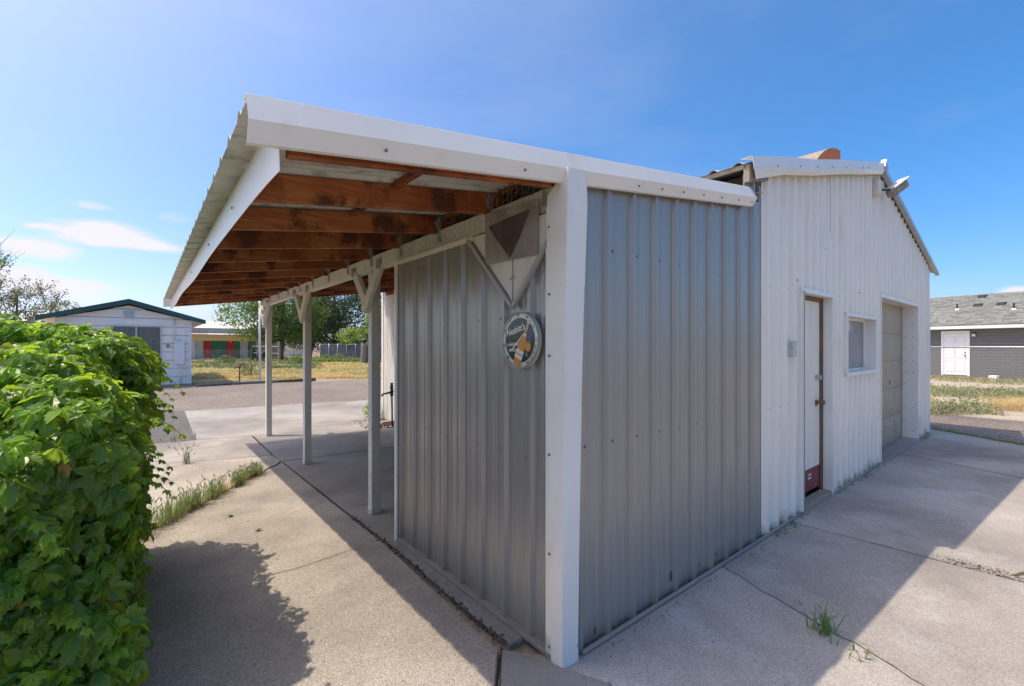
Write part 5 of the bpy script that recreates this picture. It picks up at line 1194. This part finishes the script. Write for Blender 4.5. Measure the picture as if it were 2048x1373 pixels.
meadow('far_left_grass', (-500, 372, 22.5, 50), 1500, .25, .03, M['grassdry'], 5)
r = random.Random(12)
for k, (px, d, lab) in enumerate(((452, 40, 'dark green bush in the dry field before the storage building'), (594, 38, 'bright green weed clump beside the low wire fence'), (652, 44.5, 'green weed clump against the screened fence left end'), (676, 44.8, 'second green weed clump against the screened fence'))):
    x, y = at(px, d); bush('weed_clump', x, y, .75, .8, 420, .09, (M['weed'], M['treeA'], M['grass'], M['grass'])[k], lab, 'weed', seed=50 + k)

# ================================================================== RIGHT: GREY HOUSE, FENCE, WEEDS
gh = thing('grey_house', (29.4, 1.2, 0), 'dark grey house with shingled roof and white door behind the chain-link fence', 'house')
A3 = Vector((29.71, 2.43, 0)); DR = Vector((-.20, -.98, 0)).normalized(); NB = Vector((-DR.y, DR.x, 0)); 
if NB.x < 0: NB = -NB        # away from camera
def hp(s, t, z): return A3 + DR * s + NB * t + Vector((0, 0, z))
def hbx(b, s0, s1, t0, t1, z0, z1): return b.hexa([hp(s0, t0, z0), hp(s1, t0, z0), hp(s1, t1, z0), hp(s0, t1, z0), hp(s0, t0, z1), hp(s1, t0, z1), hp(s1, t1, z1), hp(s0, t1, z1)])
S0, S1 = -9., 9.
hbx(MB(), S0, S1, 0, 8, .0, 2.5).build('wall', M['housegrey'], gh)
z = .12
hbx(MB(), S0, S1, -.06, .0, -.05, .10).build('foundation', M['slab'], gh)
for k in range(17): hbx(MB(), S0, S1, -.03, 0, .12 + k * .14, .12 + k * .14 + .128).build('siding_board', M['housegrey'], gh)
hbx(MB(), S0 - .3, S1 + .3, -.50, -.46, 2.42, 2.62).build('fascia', M['cleanwhite'], gh)
hbx(MB(), S0 - .3, S1 + .3, -.46, .0, 2.42, 2.45).build('soffit', M['cleanwhite'], gh)
RZ = lambda t: 2.60 + (t + .5) * .385
b = MB(); b.hexa([hp(S0 - .3, -.5, RZ(-.5) - .03), hp(S1 + .3, -.5, RZ(-.5) - .03), hp(S1 + .3, 4., RZ(4) - .03), hp(S0 - .3, 4., RZ(4) - .03), hp(S0 - .3, -.5, RZ(-.5)), hp(S1 + .3, -.5, RZ(-.5)), hp(S1 + .3, 4., RZ(4)), hp(S0 - .3, 4, RZ(4))])
rf = b.build('roof', M['shingle'], gh)
MB().hexa([hp(S0 - .3, 4.0, RZ(4) - .03), hp(S1 + .3, 4., RZ(4) - .03), hp(S1 + .3, 8.5, RZ(-.5) - .03), hp(S0 - .3, 8.5, RZ(-.5) - .03), hp(S0 - .3, 4., RZ(4)), hp(S1 + .3, 4, RZ(4)), hp(S1 + .3, 8.5, RZ(-.5)), hp(S0 - .3, 8.5, RZ(-.5))]).build('roof_rear', M['shingle'], gh)
r = random.Random(5); b = MB(); t = -.52; row = 0
while t < 4:
    s = -2. + r.uniform(0, .3)
    while s < 6.5:
        w_ = r.uniform(.16, .38); th = r.uniform(.012, .03); t1 = t + .20
        b.hexa([hp(s, t, RZ(t)), hp(s + w_ - .01, t, RZ(t)), hp(s + w_ - .01, t1, RZ(t1)), hp(s, t1, RZ(t1)), hp(s, t, RZ(t) + th + .01), hp(s + w_ - .01, t, RZ(t) + th + .01), hp(s + w_ - .01, t1, RZ(t1) + .008), hp(s, t1, RZ(t1) + .008)]); s += w_
    t += .15
b.build('shingles', M['shingle'], rf, kind='stuff', fixn=False)
for s, t, kind in ((.1, 1.7, 'p'), (2.45, 3.2, 'p'), (2.25, 1.3, 'p'), (.75, 2.2, 'v'), (1.6, 2.2, 'v'), (.5, 3.6, 'v'), (3.4, 3.6, 'b'), (4.4, 2.2, 'v')):
    if kind == 'p':
        v_ = MB().tube(hp(s, t, RZ(t)), hp(s, t, RZ(t) + .34), .035, n=8).build('vent_pipe', M['black'], rf); MB().tube(hp(s, t, RZ(t) + .01), hp(s, t, RZ(t) + .10), .12, .04, n=10).build('pipe_boot', M['cleanwhite'], v_)
    else:
        q = .16 if kind == 'v' else .30; b = MB(); b.hexa([hp(s - q, t - .16, RZ(t - .16)), hp(s + q, t - .16, RZ(t - .16)), hp(s + q, t + .16, RZ(t + .16)), hp(s - q, t + .16, RZ(t + .16)), hp(s - q * .8, t - .12, RZ(t) + .13), hp(s + q * .8, t - .12, RZ(t) + .13), hp(s + q * .8, t + .16, RZ(t) + .15), hp(s - q * .8, t + .16, RZ(t) + .15)]); b.build('roof_vent', M['black'], rf)
dg = hbx(MB(), .16, 1.02, -.035, -.02, .16, 2.22).build('door', M['cleanwhite'], gh)
b = MB(); hbx(b, .06, .155, -.06, -.01, .12, 2.33); hbx(b, 1.025, 1.12, -.06, -.01, .12, 2.33); hbx(b, .155, 1.025, -.06, -.01, 2.225, 2.33); b.build('door_frame', M['cleanwhite'], dg)
for i in range(2):
    for (za_, zb_) in ((.32, .82), (.98, 1.62), (1.76, 2.04)):
        s = .24 + i * .38; b = MB(); hbx(b, s, s + .32, -.042, -.0355, za_, zb_); b.build('door_panel', M['cleanwhite'], dg, bevel=.006)
        b = MB(); hbx(b, s - .012, s + .332, -.0354, -.0352, za_ - .012, zb_ + .012); b.build('panel_groove', M['galv'], dg)
b = MB(); b.tube(hp(.95, -.035, 1.12), hp(.95, -.09, 1.12), .03, n=8); b.tube(hp(.95, -.035, 1.27), hp(.95, -.06, 1.27), .03, n=8); b.build('handle', M['black'], dg)
hbx(MB(), .0, 1.2, -.28, -.06, .0, .10).build('step', M['slab'], gh, bevel=.01)
b = MB(); b.tube(hp(1.28, -.03, 2.20), hp(1.28, -.14, 2.20), .05, n=8); b.build('lamp_mount', M['black'], gh); MB().tube(hp(1.28, -.12, 2.05), hp(1.28, -.12, 2.17), .06, n=8).build('lamp_globe', M['cleanwhite'], gh)
o = hbx(MB(), 1.9, 2.2, -.55, -.25, -.03, .22).build('white_bucket_box', M['cleanwhite'], None, bevel=.02); setp(o, 'small white box lying on the ground by the grey house wall', 'box')
FA = Vector((13.4, 4.0)); FB = FA + Vector((-.20, -.98)) * 11
chainlink('chain_link_fence', (FA.x, FA.y), (FB.x, FB.y), 1.60, 1.6, 'chain-link fence with pipe rail between gravel verge and grey house', sp_=.075, r=.0014, posts=4)
r = random.Random(91); b = MB(); wv = MB(); dv = MB()
for _ in range(5200):
    px = r.uniform(1852, 2120); d = 1 / r.uniform(1 / 24., 1 / 10.6); x, y = at(px, d)
    dd = (Vector((x, y)) - FA).dot(Vector((.98, -.20))); band = mnoise.noise(Vector((x * .55, y * .35, 2.))) + (.35 if (-.2 < dd < 1.6 or 5.2 < dd < 9.5 or dd > 13) else -.38) + r.uniform(-.15, .15)
    if band < 0: continue
    h_ = r.uniform(.06, .22)
    for q in range(5): leafquad(wv if r.random() < .75 else b, Vector((x + r.gauss(0, .09), y + r.gauss(0, .09), r.uniform(-.02, h_))), r.uniform(.018, .04), r)
    if r.random() < .3: list(blades(dv, x, y, 4, .22, .08, .005, r, -.03, .9))
for _ in range(260):
    px = r.uniform(1985, 2110); d = r.uniform(11.2, 12.4); x, y = at(px, d); list(blades(dv, x, y, 9, .28, .10, .004, r, -.03, 1.5))
wv.build('verge_weeds', M['weed'], None, kind='stuff', fixn=False); b.build('verge_weeds', M['grass'], None, kind='stuff', fixn=False); dv.build('verge_dry_grass', M['grassdry'], None, kind='stuff', fixn=False)
b = MB()
for _ in range(260): u = r.random(); x = 9.2 + 1.0 * u; y = -1.3 + 1.4 * u; list(blades(b, x + r.gauss(.05, .04), y + r.gauss(0, .05), 4, .045, .03, .004, r, -.01, .9))
b.build('slab_edge_grass', M['grass'], None, kind='stuff', fixn=False)
# fallen leaves and twigs on the path
for k, (x, y, lab) in enumerate(((-1.0, 3.35, 'curled fallen vine leaf with stalk lying on the sunlit path'), (-.84, 2.82, 'green fallen vine leaf lying flat on the sunlit path'))):
    me = lm[k * 2].copy(); me.materials.clear(); me.materials.append(M['weed']); o = bpy.data.objects.new('fallen_leaf', me); C.objects.link(o); o.location = (x, y, .02); o.scale = (.5, .5, .5); o.rotation_euler = (.1, .1, k * 2.); setp(o, lab, 'leaf')
b = MB(); b.path([Vector((3.05, -1.35, .012)), Vector((3.16, -1.40, .016)), Vector((3.22, -1.43, .010))], [.004, .008, .003], 5); o = b.build('twig', M['stem']); setp(o, 'small dark twig lying on the sunlit slab at the right', 'twig')

S.cycles.max_bounces = 8; S.cycles.diffuse_bounces = 4; S.cycles.transparent_max_bounces = 8
